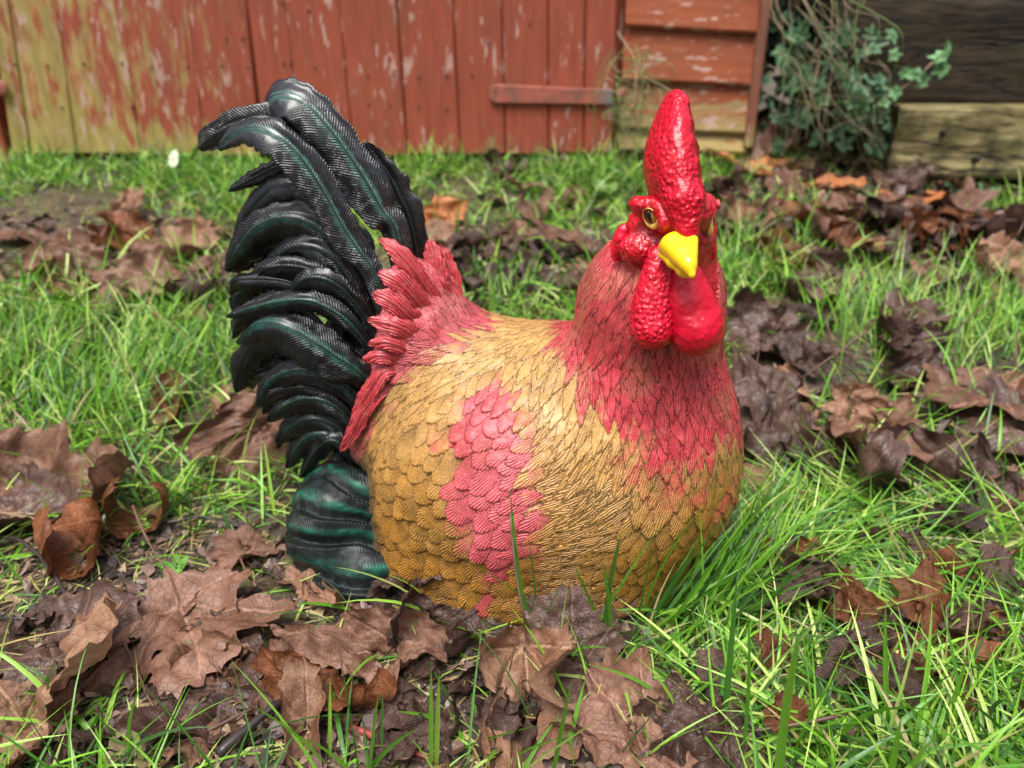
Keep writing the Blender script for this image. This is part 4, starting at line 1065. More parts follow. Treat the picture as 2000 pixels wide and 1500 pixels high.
HL = [  # px,py,size,tone,kind,yaw,tilt,curl,fold,crumple,label
 (95,1385,420,'tan','maple',-60,(18,-14),.55,.35,1.1,'large crumpled tan leaf at the bottom left corner',0),
 (30,1475,300,'tan','frag',100,(6,14),.5,.2,.9,'tan leaf cut off by the bottom left corner, under the large crumpled one',0),
 (105,1290,340,'purple','frag',40,(4,2),.15,.12,.6,'flat wet purple leaf behind the large crumpled tan leaf',0),
 (370,1235,370,'pink','maple',215,(4,-3),.10,.22,.55,'flat pinkish brown leaf with a bite-shaped hole left of the rooster base',.55),
 (400,1385,290,'purple','frag',150,(-4,2),.12,.12,.6,'damp purple brown leaf lying below the flat pinkish leaf',0),
 (95,965,370,'pink','oval',80,(26,6),.6,.35,.8,'big folded pinkish brown leaf at the left edge on the grass',0),
 (35,1030,280,'purple','frag',10,(6,-8),.4,.2,.8,'purplish leaf peeking from under the big folded leaf at the left edge',0),
 (165,1085,300,'rust','oval',-62,(30,0),1.5,.1,.4,'rust brown oval leaf rolled into a gutter, lower left',0),
 (255,1035,190,'rust','oval',-70,(-10,20),1.2,.1,.4,'short rust leaf curled above the gutter-shaped one',0),
 (520,870,330,'pink','maple',160,(48,20),.6,.4,.9,'upright brown leaf propped against the lower tail feathers',0),
 (455,810,150,'tan','frag',60,(30,0),.6,.3,.8,'small pale brown leaf tip beside the leaf propped at the tail',0),
 (600,1155,170,'tan','oval',60,(10,6),.7,.4,1.,'small pale brown wrinkled leaf under the dark rump',0),
 (480,1085,170,'pink','maple',20,(10,10),.6,.3,1.,'small ragged brown leaf on bare soil left of the rump',0),
 (830,1165,185,'purple','oval',-12,(74,20),1.3,.3,1.2,'curled dark leaf standing against the gold belly',0),
 (770,1175,130,'purple','oval',-30,(66,-20),1.2,.3,1.2,'small twisted dark leaf against the belly left of the taller curled one',0),
 (850,1255,250,'dark','oval',60,(36,8),1.1,.3,1.,'glossy dark rolled leaf in front of the belly',0),
 (740,1290,300,'pink','frag',95,(16,-6),.7,.3,1.2,'torn long brown leaf with orange patches below the rooster',.5),
 (640,1385,300,'rust','oval',70,(-16,0),.9,.25,.8,'brown leaf rolled under the torn long one, bottom left of centre',0),
 (500,1330,250,'tan','oval',72,(22,-12),1.1,.3,.8,'rolled pale brown leaf beside the black stick',0),
 (600,1440,190,'tan','oval',10,(14,0),.7,.3,.8,'narrow tan leaf standing at the bottom edge by the stick',0),
 (1030,1370,350,'tan','maple',185,(50,-6),.8,.75,1.1,'big crumpled tan leaf in front of the rooster, folded down the middle',0),
 (1120,1290,270,'purple','frag',5,(22,6),.25,.15,.6,'flat dark purple leaf under the right side of the big tan leaf',0),
 (1225,1440,330,'pink','frag',40,(14,10),.4,.3,.8,'wide brown leaf with a black crease at the bottom centre',0),
 (1365,1455,270,'dark','maple',80,(8,-6),.45,.3,1.,'dark wet leaf at the bottom edge right of centre',0),
 (1410,1370,150,'purple','oval',12,(30,0),.5,.2,1.,'narrow dark leaf standing in grass at the lower right of centre',0),
 (1585,1165,240,'rust','maple',60,(18,12),.9,.35,.9,'brown leaf rolled in the grass right of the rooster belly',0),
 (1840,1400,160,'rust','oval',-50,(20,0),.7,.2,.8,'brown leaf blade half hidden in grass at the lower right',0),
 (1800,1280,220,'rust','oval',70,(16,0),.5,.2,.8,'brown leaf under arching grass at the right',0),
 (1730,960,290,'purple','oval',-62,(26,14),.9,.3,.8,'shiny dark purple boat-shaped leaf right of the rooster',0),
 (1650,840,200,'tan','maple',200,(62,8),.6,.3,.7,'pale brown leaf standing upright behind the boat-shaped one',0),
 (1535,800,230,'tan','maple',110,(40,-16),1.2,.25,.8,'pale brown leaf curled into a tube beside the neck',0),
 (1560,910,230,'dark','maple',30,(20,-8),.7,.35,1.,'dark folded leaf below the upright pale leaf',0),
 (1490,680,230,'purple','maple',-30,(34,10),.7,.3,.9,'greyish brown leaf just right of the wattles',0),
 (1770,725,230,'dark','maple',120,(44,18),.7,.5,1.,'upright wet dark leaf in the grass at the right',0),
 (1900,790,330,'pink','frag',70,(8,4),.3,.2,.6,'large flat pinkish leaf at the right edge',0),
 (1965,860,260,'purple','frag',20,(6,-4),.3,.2,.6,'flat purplish leaf at the right edge below the large pinkish one',0),
 (1970,790,160,'tan','maple',160,(26,0),.5,.3,.8,'small pale leaf leaning on the large flat one at the right edge',0),
 (1480,985,200,'tan','frag',100,(10,6),.2,.2,.7,'pale brown leaf flat on grass right of the belly',0),
 (1600,560,210,'purple','frag',60,(30,8),.6,.3,.8,'grey purple leaf in the mid lawn right of the wattles',0),
 (1460,450,160,'tan','oval',70,(20,6),.6,.3,.8,'pale leaf just right of the rooster eye',0),
 (1580,445,220,'rust','oval',78,(30,10),.6,.4,.8,'arched dark rust leaf right of the face',0),
 (1925,560,190,'tan','maple',140,(54,10),.6,.3,.8,'upright brown leaf at the right edge of the mid lawn',0),
 (1830,580,150,'pink','maple',60,(24,0),.6,.3,.9,'wrinkled brown leaf in the mid lawn at the right',0),
 (175,535,240,'pink','oval',84,(18,6),.6,.55,.8,'large ribbed pinkish leaf in the mid lawn at the left',0),
 (330,570,230,'pink','maple',60,(10,0),.5,.4,.8,'folded pinkish leaf right of the large ribbed one',0),
 (390,620,160,'tan','maple',160,(14,0),.5,.3,.8,'tan leaf beside the tail in the left lawn',0),
 (265,430,120,'tan','maple',20,(50,0),.5,.4,1.,'small upright tan leaf in the left background',0),
 (250,470,170,'rust','maple',120,(20,0),.9,.4,1.2,'crumpled rust brown leaf in the left background',0),
 (80,480,170,'pink','oval',86,(16,0),.6,.3,1.,'pink brown leaf at the left background edge',0),
 (370,500,160,'tan','maple',50,(14,0),.4,.3,.8,'pale tan leaf behind the ribbed one, left lawn',0),
 (60,670,110,'tan','oval',70,(10,0),.4,.3,.8,'small pale leaf in the grass at the left edge',0),
 (150,690,150,'purple','maple',80,(10,0),.3,.2,.8,'greyish leaf lying in the left grass',0),
 (340,800,150,'rust','oval',20,(34,0),.7,.2,.8,'glossy rust leaf in the left grass near the tail',0),
 (865,445,120,'orange','maple',20,(40,10),.5,.3,.7,'orange leaf behind the tail feathers',0),
 (845,470,140,'tan','maple',160,(14,0),.4,.3,.9,'pale brown leaf under the orange leaf',0),
 (960,590,140,'dark','maple',20,(34,0),.7,.4,1.,'dark leaf peeking over the rooster back',0),
 (1120,510,160,'pink','oval',80,(16,0),.6,.3,.9,'pink brown leaf left of the rooster neck',0),
 (1150,545,130,'pink','maple',30,(20,0),.6,.3,1.,'brown leaf touching the left side of the neck in view',0),
 (990,355,110,'purple','maple',30,(24,0),.6,.3,1.,'greyish leaf in the back lawn before the shed door',0),
 (1090,330,80,'purple','maple',80,(24,0),.6,.3,1.,'small grey leaf at the shed door foot',0),
 (1490,305,200,'pink','maple',100,(26,0),.7,.4,1.1,'folded pink brown leaf at the shed corner',0),
 (1570,300,110,'dark','maple',160,(60,0),.7,.3,1.1,'dark leaf standing at the foot of the ivy',0),
 (1480,342,160,'orange','oval',84,(10,0),.3,.2,.6,'orange brown leaf lying by the shed corner',0),
 (1610,372,110,'orange','oval',80,(10,0),.3,.2,.6,'flat orange leaf on the litter bank',0),
 (1770,405,110,'orange','oval',70,(10,0),.3,.2,.6,'orange leaf on the litter bank before the sleepers',0),
 (1840,490,190,'rust','maple',60,(20,0),.9,.4,1.2,'crumpled rust leaf on the bank at the right',0),
 (1640,425,150,'pink','maple',60,(30,0),.7,.4,1.2,'curled pink brown leaf in the middle of the litter bank',0),
]
for i, (px, py, sz, tone, kind, yaw, tilt, curl, fold, cr, lab, hol) in enumerate(HL):
    place_leaf(px, py, sz, tone, kind, yaw, tilt, curl, fold, cr, seed=i + 11, label=lab, group='brown fallen leaves on the lawn', hero=sz > 180, holes=hol, stalk=(kind == 'maple' and sz > 150))
# secondary leaves, by area
AREAS = [ # x0,x1,y0,y1,n,size,tones,label
 (0,560,1180,1500,14,130,['purple','dark','pink','tan'],('in the litter at the lower left', 'leaves in the litter at the lower left')),
 (560,1180,1240,1500,12,130,['dark','dark','purple','pink'],('in the litter before the rooster', 'leaves in the litter before the rooster')),
 (20,430,440,640,16,130,['pink','pink','tan','purple'],('in the grass at middle left', 'leaves in the grass at middle left')),
 (880,1200,470,600,16,110,['dark','pink','purple'],('seen between tail and neck', 'leaves on the lawn between tail and neck')),
 (1400,2000,430,520,34,130,['dark','dark','pink','rust','purple'],('in the drift crossing the right lawn', 'leaves in the drift crossing the right lawn')),
 (1400,1990,290,430,44,95,['dark','pink','pink','rust','purple'],('in the bank below the ivy', 'leaves in the bank below ivy and sleepers')),
 (1430,1980,560,1000,17,150,['dark','pink','purple'],('in the grass right of the neck', 'leaves in the grass right of the neck')),
 (1450,2000,1040,1500,28,135,['dark','purple','rust'],('in the near grass at right', 'leaves in the near grass at right')),
 (500,1250,310,480,12,80,['pink','purple'],('in the lawn before the doors', 'leaves in the lawn before the doors')),
]
TN = {'tan': 'tan', 'pink': 'pinkish brown', 'dark': 'dark wet', 'purple': 'purplish', 'rust': 'rust brown', 'orange': 'orange'}
def ordinal(i):
    return ('leftmost', 'second from left', 'third from left', 'fourth from left', 'fifth from left')[i] if i < 5 else f"{i + 1}{'th' if 10 <= (i + 1) % 100 <= 20 else {1: 'st', 2: 'nd', 3: 'rd'}.get((i + 1) % 10, 'th')} from left"
k = 0
for (x0, x1, y0, y1, n, sz, tones, lab) in AREAS:
    made = []
    for j in range(n):
        px, py = random.uniform(x0, x1), random.uniform(y0, y1); s_ = sz * random.uniform(.6, 1.25) * (.75 + .5 * (py - y0) / (y1 - y0))
        q = G1(px, py)
        if f_body(q[None])[0] < .02 or q[1] > SHY - .05 and px < 1500: continue
        tone = random.choice(tones); kd = random.choice(['frag', 'frag', 'maple', 'oval'])
        o = place_leaf(px, py, s_, tone, kd, random.uniform(0, 360), (random.uniform(-8, 26), random.uniform(-14, 14)), random.uniform(.2, 1.0), random.uniform(.15, .45), random.uniform(.7, 1.3), seed=200 + k, group=lab[1], stalk=False, lift=random.uniform(.008, .026) if (x0 == 1450 or x0 == 1430) else random.uniform(0, .008)); k += 1
        made.append((px, o, tone, kd))
    cnt = {}
    for px, o, tone, kd in sorted(made, key=lambda t: t[0]):
        key = (tone, kd); i = cnt.get(key, 0); cnt[key] = i + 1
        o['label'] = f"{TN[tone]} {dict(maple='lobed', oval='oval', frag='torn')[kd]} leaf, {ordinal(i)}, {lab[0]}"; o['category'] = 'leaf'

# ================================================================== twigs and stalks
def twig(pts, r0, r1, mat, lab, name='twig', cat='twig', lift=.003, group='twigs and stalks in the litter'):
    w3 = []
    for a in pts:
        g = G1(a[0], a[1] ); w3.append(g + np.array([0, 0, (a[2] if len(a) > 2 else lift)]))
    c = catmull(np.array(w3), 24); c += .0012 * np.stack([vnoise(c * 60, 3), vnoise(c * 60, 4), vnoise(c * 60, 5)], 1)
    v, f, f3 = tube(c, np.linspace(r0, r1, 24) * (1 + .12 * rng.normal(0, 1, 24)), 8)
    o = mesh_np(name, v, f, mat, F3=f3, loc=c[0]); tag(o, lab, cat, group)
MTW = simple('black_wet_twig', (.030, .022, .020), .4, .1, .4, 60)
TW = [
 ([(330,1040,.012),(400,1034,.014),(500,1045,.01)], .0013, .0010, MTW, 'thin black twig lying level on the soil left of the rump'),
 ([(0,1065,.012),(60,1088,.014),(115,1150,.012),(168,1232,.008)], .0016, .0018, MTW, 'bent grey twig at the left edge below the folded leaf'),
 ([(-20,1222,.006),(60,1226,.01),(125,1216,.006)], .0012, .0012, MTW, 'short black twig at the left edge'),
 ([(110,1245,.006),(140,1195,.012),(225,1130,.012)], .0014, .001, MTW, 'dark twig crossing the grey one at left'),
 ([(246,1155,.012),(244,1230,.016),(262,1310,.012),(305,1393,.004)], .0012, .0009, MSTALK, 'long arched leaf stalk over the flat pinkish leaf'),
 ([(430,1492,.01),(520,1425,.014),(575,1385,.014),(665,1310,.016)], .0034, .0022, MTW, 'thick black stick at the bottom left of centre'),
 ([(690,1432,.006),(760,1465,.008),(850,1500,.006)], .0024, .0012, MSTALKR, 'pink red leaf stalk at the bottom edge'),
 ([(1418,640,.02),(1432,720,.02),(1458,770,.012),(1478,800,.004)], .0012, .001, MSTALK, 'grey stem rising beside the breast'),
 ([(1790,930,.03),(1850,960,.034),(1882,1010,.03),(1884,1065,.012)], .0013, .0016, MTW, 'black curved stalk arching in the right grass'),
 ([(1525,1130,.02),(1560,1215,.02),(1610,1290,.012),(1680,1400,.006)], .0016, .0014, MTW, 'dark stalk running through grass in front of the rolled leaf'),
 ([(1440,1410,.008),(1500,1470,.008),(1540,1510,.008)], .0022, .0016, MTW, 'black twig at the bottom right of centre'),
 ([(1890,1150,.01),(1930,1125,.014),(2000,1090,.012)], .0014, .0018, MSTALKR, 'reddish twig at the right edge of the near soil'),
 ([(60,875,.02),(150,862,.024),(210,855,.02)], .0010, .0008, MSTALK, 'thin pale twig over the left grass'),
 ([(470,1080,.006),(560,1160,.01),(620,1185,.008),(690,1240,.006)], .0009, .0009, MTW, 'fine dark twig below the rump'),
 ([(420,1215,.006),(480,1180,.01),(560,1130,.012)], .0009, .0007, MSTALK, 'fine brown twig by the small wrinkled leaf'),
 ([(330,1470,.006),(420,1440,.008),(500,1400,.008)], .0010, .0008, MSTALK, 'pale straw coloured twig at the bottom left'),
 ([(1600,700,.02),(1700,730,.018),(1780,760,.014)], .0012, .001, MSTALK, 'brown twig across the right lawn'),
 ([(1740,1200,.008),(1830,1160,.012),(1900,1130,.012)], .0014, .001, MTW, 'dark forked twig on the soil patch at the right'),
]
for a in TW: twig(*a)

# ================================================================== leaf litter crumbs (uncountable)
def flakes(n, sampler, s0, s1, seed):
    r_ = np.random.default_rng(seed); px, py = sampler(n, r_); g = G(px, py)
    ok = (f_body(g) > .0); g = g[ok]; n = len(g)
    s = r_.uniform(s0, s1, n); nrm = r_.normal(0, .45, (n, 2)); yaw = r_.uniform(0, 6.28, n)
    K = 7; a = np.linspace(0, 2 * math.pi, K, endpoint=False)
    rad_ = s[:, None] * r_.uniform(.4, 1, (n, K)); asp = r_.uniform(.3, 1, n)[:, None]
    lx = rad_ * np.cos(a); ly = rad_ * np.sin(a) * asp
    x = lx * np.cos(yaw)[:, None] - ly * np.sin(yaw)[:, None]; y = lx * np.sin(yaw)[:, None] + ly * np.cos(yaw)[:, None]
    z = nrm[:, :1] * x + nrm[:, 1:] * y + r_.normal(0, .12, (n, K)) * s[:, None]
    z = z - z.min(1, keepdims=True) * .8
    ring = np.stack([x + g[:, :1], y + g[:, 1:2], z + g[:, 2:] + .001], -1); cen = np.concatenate([g[:, :2], (z.mean(1) + g[:, 2] + r_.uniform(0, .3, n) * s)[:, None]], 1)
    V_ = np.concatenate([cen[:, None], ring], 1).reshape(-1, 3); b = np.arange(n)[:, None] * (K + 1); k = np.arange(K)
    f3 = np.stack([b + 0 * k, b + 1 + k, b + 1 + (k + 1) % K], -1).reshape(-1, 3)
    pal = np.array([(.05, .032, .026), (.10, .06, .05), (.16, .095, .075), (.23, .145, .11), (.09, .045, .025), (.30, .22, .12)])
    c = pal[r_.integers(0, len(pal), n)] * r_.uniform(.7, 1.2, (n, 1)); c = np.concatenate([c, np.ones((n, 1))], 1)
    return V_, f3, np.repeat(c, K + 1, 0)
def uni(x0, x1, y0, y1):
    return lambda n, r_: (r_.uniform(x0, x1, n), r_.uniform(y0, y1, n))
FV, FF, FC = [], [], []; nn = 0
for (n, smp, a, b, sd) in ((2600, uni(-60, 900, 1020, 1540), .002, .009, 1), (900, uni(900, 2060, 1000, 1540), .002, .009, 2), (1400, uni(1380, 2100, 280, 520), .006, .022, 3),
                           (600, uni(-50, 480, 430, 640), .004, .016, 4), (500, uni(850, 1220, 460, 620), .004, .016, 5), (500, uni(1400, 2060, 560, 960), .003, .012, 6), (400, uni(-50, 1400, 290, 480), .004, .014, 7)):
    v, f3, c = flakes(n, smp, a, b, sd); FV.append(v); FF.append(f3 + nn); FC.append(c); nn += len(v)
def m_tint(name, rough=.6, transl=0., bump=.0008, sc=150, spec=.5):
    m = M(name); v = m.obj(); c = m.attr('tint', 'Color'); n = m.noise(v, sc, 3)
    c = m.mix(m.ramp(n, .3, .75, 0, .5), c, m.n('HueSaturation', {'Value': .6, 'Color': c}).outputs[0])
    m.set(Base_Color=c, Roughness=rough, Normal=m.bump(n, bump)); m.b.inputs['Specular IOR Level'].default_value = spec
    if transl:
        tr = m.n('BsdfTranslucent', {'Color': c}); mx = m.n('MixShader', {0: transl}); m.put(mx.inputs[1], m.b.outputs[0]); m.put(mx.inputs[2], tr.outputs[0]); m.put(m.out.inputs[0], mx.outputs[0])
    return m.m
lit = mesh_np('leaf_litter', np.concatenate(FV), None, m_tint('litter_flakes', .5), smooth=False, F3=np.concatenate(FF), attrs={'tint': np.concatenate(FC)})
tag(lit, 'small broken brown leaf crumbs scattered over the soil', 'leaf litter', kind='stuff')

# ================================================================== GRASS
def blades(root, hd, L, w0, lean0, kap, tint, S=6, twist=None, r_=rng, tipb=1.0):
    """root (n,3) heading, length, width, initial lean from vertical, extra lean along the blade -> V, quads, colours"""
    n = len(root); s = np.linspace(0, 1, S + 1)
    lean = lean0[:, None] + kap[:, None] * s[None]
    dh = np.sin(lean) * (L / S)[:, None]; dz = np.cos(lean) * (L / S)[:, None]
    h = np.concatenate([np.zeros((n, 1)), np.cumsum(dh[:, 1:], 1)], 1); z = np.concatenate([np.zeros((n, 1)), np.cumsum(dz[:, 1:], 1)], 1)
    hx, hy = np.cos(hd)[:, None], np.sin(hd)[:, None]
    sway = r_.normal(0, .10, n)[:, None] * L[:, None] * s[None] ** 2
    cx = root[:, :1] + h * hx - sway * hy; cy = root[:, 1:2] + h * hy + sway * hx; cz = root[:, 2:3] + z - .002
    gz = gh(cx, cy) + .003; cz = np.where(s[None] > .15, np.maximum(cz, gz), cz)
    wd = w0[:, None] * np.minimum(1, .55 + s[None] * 2) * np.clip(1 - s[None] ** 2.2, .02, 1)
    ta = (r_.uniform(-.9, .9, n) if twist is None else twist)[:, None] + r_.normal(0, .4, n)[:, None] * s[None]
    # side vector: horizontal perpendicular, rolled about the blade
    sx = -hy * np.cos(ta) + hx * np.sin(ta) * np.cos(lean); sy = hx * np.cos(ta) + hy * np.sin(ta) * np.cos(lean); sz = -np.sin(ta) * np.sin(lean)
    c = np.stack([cx, cy, cz], -1); sv = np.stack([sx, sy, sz], -1) * wd[..., None] * .5
    nrm = np.stack([-np.cos(lean) * hx, -np.cos(lean) * hy, np.sin(lean)], -1)
    V_ = np.stack([c - sv, c - nrm * wd[..., None] * .14, c + sv], 2).reshape(-1, 3)
    b = (np.arange(n) * (S + 1) * 3)[:, None, None]; k = (np.arange(S) * 3)[None, :, None]; j = np.arange(2)[None, None, :]
    i0 = b + k + j; F_ = np.stack([i0, i0 + 1, i0 + 4, i0 + 3], -1).reshape(-1, 4)
    tip = np.array([1.10, 1.06, .9]); rootc = np.array([1.25, 1.05, 1.1])
    cs = tint[:, None, :] * (1 + (rootc - 1) * (1 - s)[None, :, None] ** 2 * .8 + (tip - 1) * s[None, :, None] ** 3)
    cs = np.repeat(cs[:, :, None, :], 3, 2).reshape(-1, 3); cs = np.concatenate([np.clip(cs, 0, 1), np.ones((len(cs), 1))], 1)
    return V_, F_, cs, c
GREENS = np.array([(.11, .31, .022), (.19, .46, .035), (.30, .56, .07), (.06, .19, .025), (.44, .60, .16), (.04, .12, .02)])
STRAW = np.array([(.42, .36, .14), (.50, .42, .22), (.33, .30, .09), (.28, .18, .09)])
BARE = [ (1750,1230,200,50,.6),(1500,1290,120,60,.6),(1880,1100,140,50,.6),(1650,900,260,60,.5),(250,1130,300,120,.9),(600,1330,420,220,.9),(1560,620,90,60,.5),(260,660,110,40,.6),(430,830,90,70,.5),
 # px,py,rx,ry,strength
 (250,1270,480,300,.97),(700,1420,420,190,.80),(560,1120,200,160,.9),(170,470,220,60,.85),(230,560,220,60,.8),(1000,510,210,90,.75),(1700,470,360,45,.9),(1700,350,330,65,.95),(930,1320,240,110,.7),
 (1560,880,130,100,.6),(1900,820,150,60,.85),(1480,700,70,80,.5),(1750,1150,240,70,.55),(1650,1300,170,90,.45),(900,360,120,30,.4),(1620,580,120,45,.5),(100,950,160,110,.85),(1180,1430,220,110,.6),(880,460,80,40,.6),(500,900,90,80,.5),(1940,480,120,60,.5),(1760,730,80,60,.4),(60,470,80,50,.6)]
def dens(px, py):
    d = np.ones(px.shape)
    for (a, b, rx, ry, s) in BARE: d *= 1 - s * np.exp(-(((px - a) / rx) ** 2 + ((py - b) / ry) ** 2) ** 1.5)
    return d
def field(n_, ylo, yhi, Lr, wr_, lean_mu, seed, hbias=None, straw=.06, clump=7., xpad=.16, dpow=1.0, pal=GREENS, kapr=(.2, 1.3)):
    r_ = np.random.default_rng(seed)
    n = int(n_ * 1.27); y = r_.uniform(ylo ** 1.0, yhi, n * 2); x = r_.uniform(-1, 1, len(y)) * (y * .98 + xpad)
    q = np.stack([x, y, gh(x, y)], -1); px, py = proj(q)
    cl_ = fbm(np.stack([x * clump, y * clump, 0 * x], -1), 2, 77 + seed)
    pr_ = dens(px, py) ** dpow * np.clip(.48 + 1.15 * cl_, .02, 1)
    ok = r_.uniform(0, 1, len(y)) < pr_; ok &= f_body(q) > -.012; ok &= f_rump(q) > -.006; ok &= ~((y > SHY - .035) & (px < 1500))
    q = q[ok]; n = len(q); cl_ = cl_[ok]
    # tufts: roots pulled towards shared centres
    hd = r_.uniform(0, 2 * math.pi, n) if hbias is None else r_.normal(hbias, 1.1, n)
    L = r_.uniform(*Lr, n) * (1 + .25 * cl_) * r_.choice([.6, .8, 1, 1.15], n); w0 = r_.uniform(*wr_, n)
    lean = np.abs(r_.normal(lean_mu, .38, n)); kap = r_.uniform(*kapr, n)
    t = pal[r_.integers(0, len(pal), n)] * r_.uniform(.8, 1.2, (n, 1)); st = r_.uniform(0, 1, n) < straw; t[st] = STRAW[r_.integers(0, 4, st.sum())]; lean[st] += .5
    return q, hd, L, w0, lean, kap, t, r_
BV, BF, BC = [], [], []; nb = [0]
def addb(q, hd, L, w0, lean, kap, t, r_, S=6, twist=None, guard=True):
    V_, F_, C_, cen = blades(q, hd, L, w0, lean, kap, t, S, r_=r_, twist=twist)
    if guard:
        near = (np.hypot(q[:, 0] - .0, q[:, 1] - .59) < .36); dd = np.ones(len(q)); cn = cen[near]
        if near.any(): dd[near] = np.minimum(f_body(cn.reshape(-1, 3)), f_rump(cn.reshape(-1, 3))).reshape(cn.shape[:2]).min(1)
        ok = dd > .0025
        kv = np.repeat(ok, (S + 1) * 3); kf = np.repeat(ok, S * 2); mp = np.cumsum(kv) - 1
        V_, C_ = V_[kv], C_[kv]; F_ = mp[F_[kf]]
    BV.append(V_); BF.append(F_ + nb[0]); BC.append(C_); nb[0] += len(V_)
addb(*field(6800, .26, .62, (.025, .095), (.0014, .0042), .85, 1, straw=.14, clump=9), S=7)
addb(*field(11500, .60, 1.05, (.03, .085), (.0018, .0040), .72, 2, straw=.10, clump=8), S=5)
addb(*field(20000, 1.0, 1.72, (.03, .085), (.0022, .0046), .62, 3, straw=.08, clump=6), S=4)
addb(*field(5500, 1.52, 1.66, (.04, .08), (.002, .004), .55, 4, straw=.05, clump=6, dpow=2), S=4)
# thatch: short pale blades lying flat everywhere
addb(*field(9000, .26, .8, (.015, .05), (.0008, .0018), 1.45, 5, straw=.75, clump=9, dpow=.35, kapr=(0, .4)), S=4)
addb(*field(7000, .8, 1.6, (.02, .05), (.001, .002), 1.40, 6, straw=.7, clump=9, dpow=.35, kapr=(0, .4)), S=3)
# dense, combed bank of grass to the right of the rooster
def patch(px, py, rx, ry, n, Lr, wr_, hd_mu, hd_sd, lean_mu, seed, kapr=(.2, .9), pal=GREENS, straw=.05):
    r_ = np.random.default_rng(seed); a = r_.normal(px, rx * .5, n); b = r_.normal(py, ry * .5, n); b = np.minimum(b, 1580); q = G(a, b)
    hd = r_.normal(hd_mu, hd_sd, n); L = r_.uniform(*Lr, n); t = pal[r_.integers(0, len(pal), n)] * r_.uniform(.8, 1.2, (n, 1)); st = r_.uniform(0, 1, n) < straw; t[st] = STRAW[r_.integers(0, 4, st.sum())]
    addb(q, hd, L, r_.uniform(*wr_, n), np.abs(r_.normal(lean_mu, .25, n)), r_.uniform(*kapr, n), t, r_, S=8)
DG = GREENS[[0, 3, 5, 1]] * .85
patch(1340, 1195, 170, 60, 330, (.05, .125), (.0018, .0036), .65, .6, .6, 21, (.1, .5), DG)
patch(1490, 1100, 160, 70, 260, (.06, .12), (.0016, .0034), .5, .8, .85, 22, (.1, .6))
patch(1750, 1010, 260, 60, 330, (.06, .12), (.0016, .0034), 2.9, .5, 1.0, 23, (.2, .6))
patch(1700, 1050, 300, 90, 240, (.05, .11), (.0016, .0034), .1, .7, 1.1, 24, (.1, .6))
patch(1850, 1230, 220, 60, 320, (.06, .11), (.0018, .0034), 2.6, .8, 1.0, 25, (.2, .7))
patch(1500, 1330, 330, 170, 280, (.04, .09), (.0016, .0034), 1.4, 1.4, .8, 26, (.2, .9))
patch(1900, 650, 170, 90, 420, (.06, .12), (.0016, .0034), 1.2, 1.0, .45, 27, (.2, .9))
patch(1700, 640, 120, 60, 200, (.06, .11), (.0014, .0024), 1.4, 1.0, .4, 28, (.2, .9))
patch(80, 760, 160, 120, 420, (.06, .11), (.0018, .0036), 1.2, 1.2, .5, 29, (.2, .9))
patch(300, 720, 180, 100, 420, (.06, .12), (.0018, .0036), 1.2, 1.2, .5, 30, (.2, .9))
patch(470, 700, 70, 70, 220, (.05, .1), (.0014, .0024), 1.2, 1.2, .5, 31, (.2, .9))
patch(1100, 1205, 90, 20, 60, (.03, .07), (.0014, .0022), 2.6, .8, 1.0, 32, (.2, .6), DG)
patch(1450, 540, 90, 60, 160, (.06, .10), (.0014, .0024), 1.4, 1.0, .4, 33, (.2, .9))
patch(1250, 560, 60, 60, 10, (.05, .09), (.0014, .0024), 1.4, 1.0, .4, 34, (.2, .9))
patch(980, 600, 90, 30, 140, (.05, .09), (.0016, .003), 1.4, 1.2, .5, 36, (.2, .9))
# hero blades: root px, tip px, tip depth offset, width mm, bow
def hero(ax, ay, bx, by, w_, dY=0., bow=.0, tone=1, lift=0):
    a = G1(ax, ay); b = P(bx, by, a[1] + dY); m_ = (a + b) / 2 + np.array([bow, 0, abs(bow) * .5 + .004]); S = 14
    t = np.linspace(0, 1, S + 1)[:, None]; c = (1 - t) ** 2 * a + 2 * t * (1 - t) * m_ + t * t * b
    T = np.gradient(c, axis=0); T /= np.linalg.norm(T, axis=1, keepdims=True); sv = np.cross(T, np.array([.15, 1, .2])); sv /= np.linalg.norm(sv, axis=1, keepdims=True)
    wd = w_ * 1e-3 * np.minimum(1, .7 + t) * np.clip(1 - t ** 3.2, .03, 1) * .5
    nn_ = np.cross(sv, T)
    V_ = np.stack([c - sv * wd, c + nn_ * wd * .35, c + sv * wd], 1).reshape(-1, 3); k = (np.arange(S) * 3)[:, None]; j = np.arange(2)[None]
    i0 = k + j; F_ = np.stack([i0, i0 + 1, i0 + 4, i0 + 3], -1).reshape(-1, 4)
    cc_ = GREENS[tone] if tone < 6 else STRAW[tone - 6] * .9; C_ = np.concatenate([np.repeat(cc_[None], len(V_), 0), np.ones((len(V_), 1))], 1)
    BV.append(V_); BF.append(F_ + nb[0]); BC.append(C_); nb[0] += len(V_)
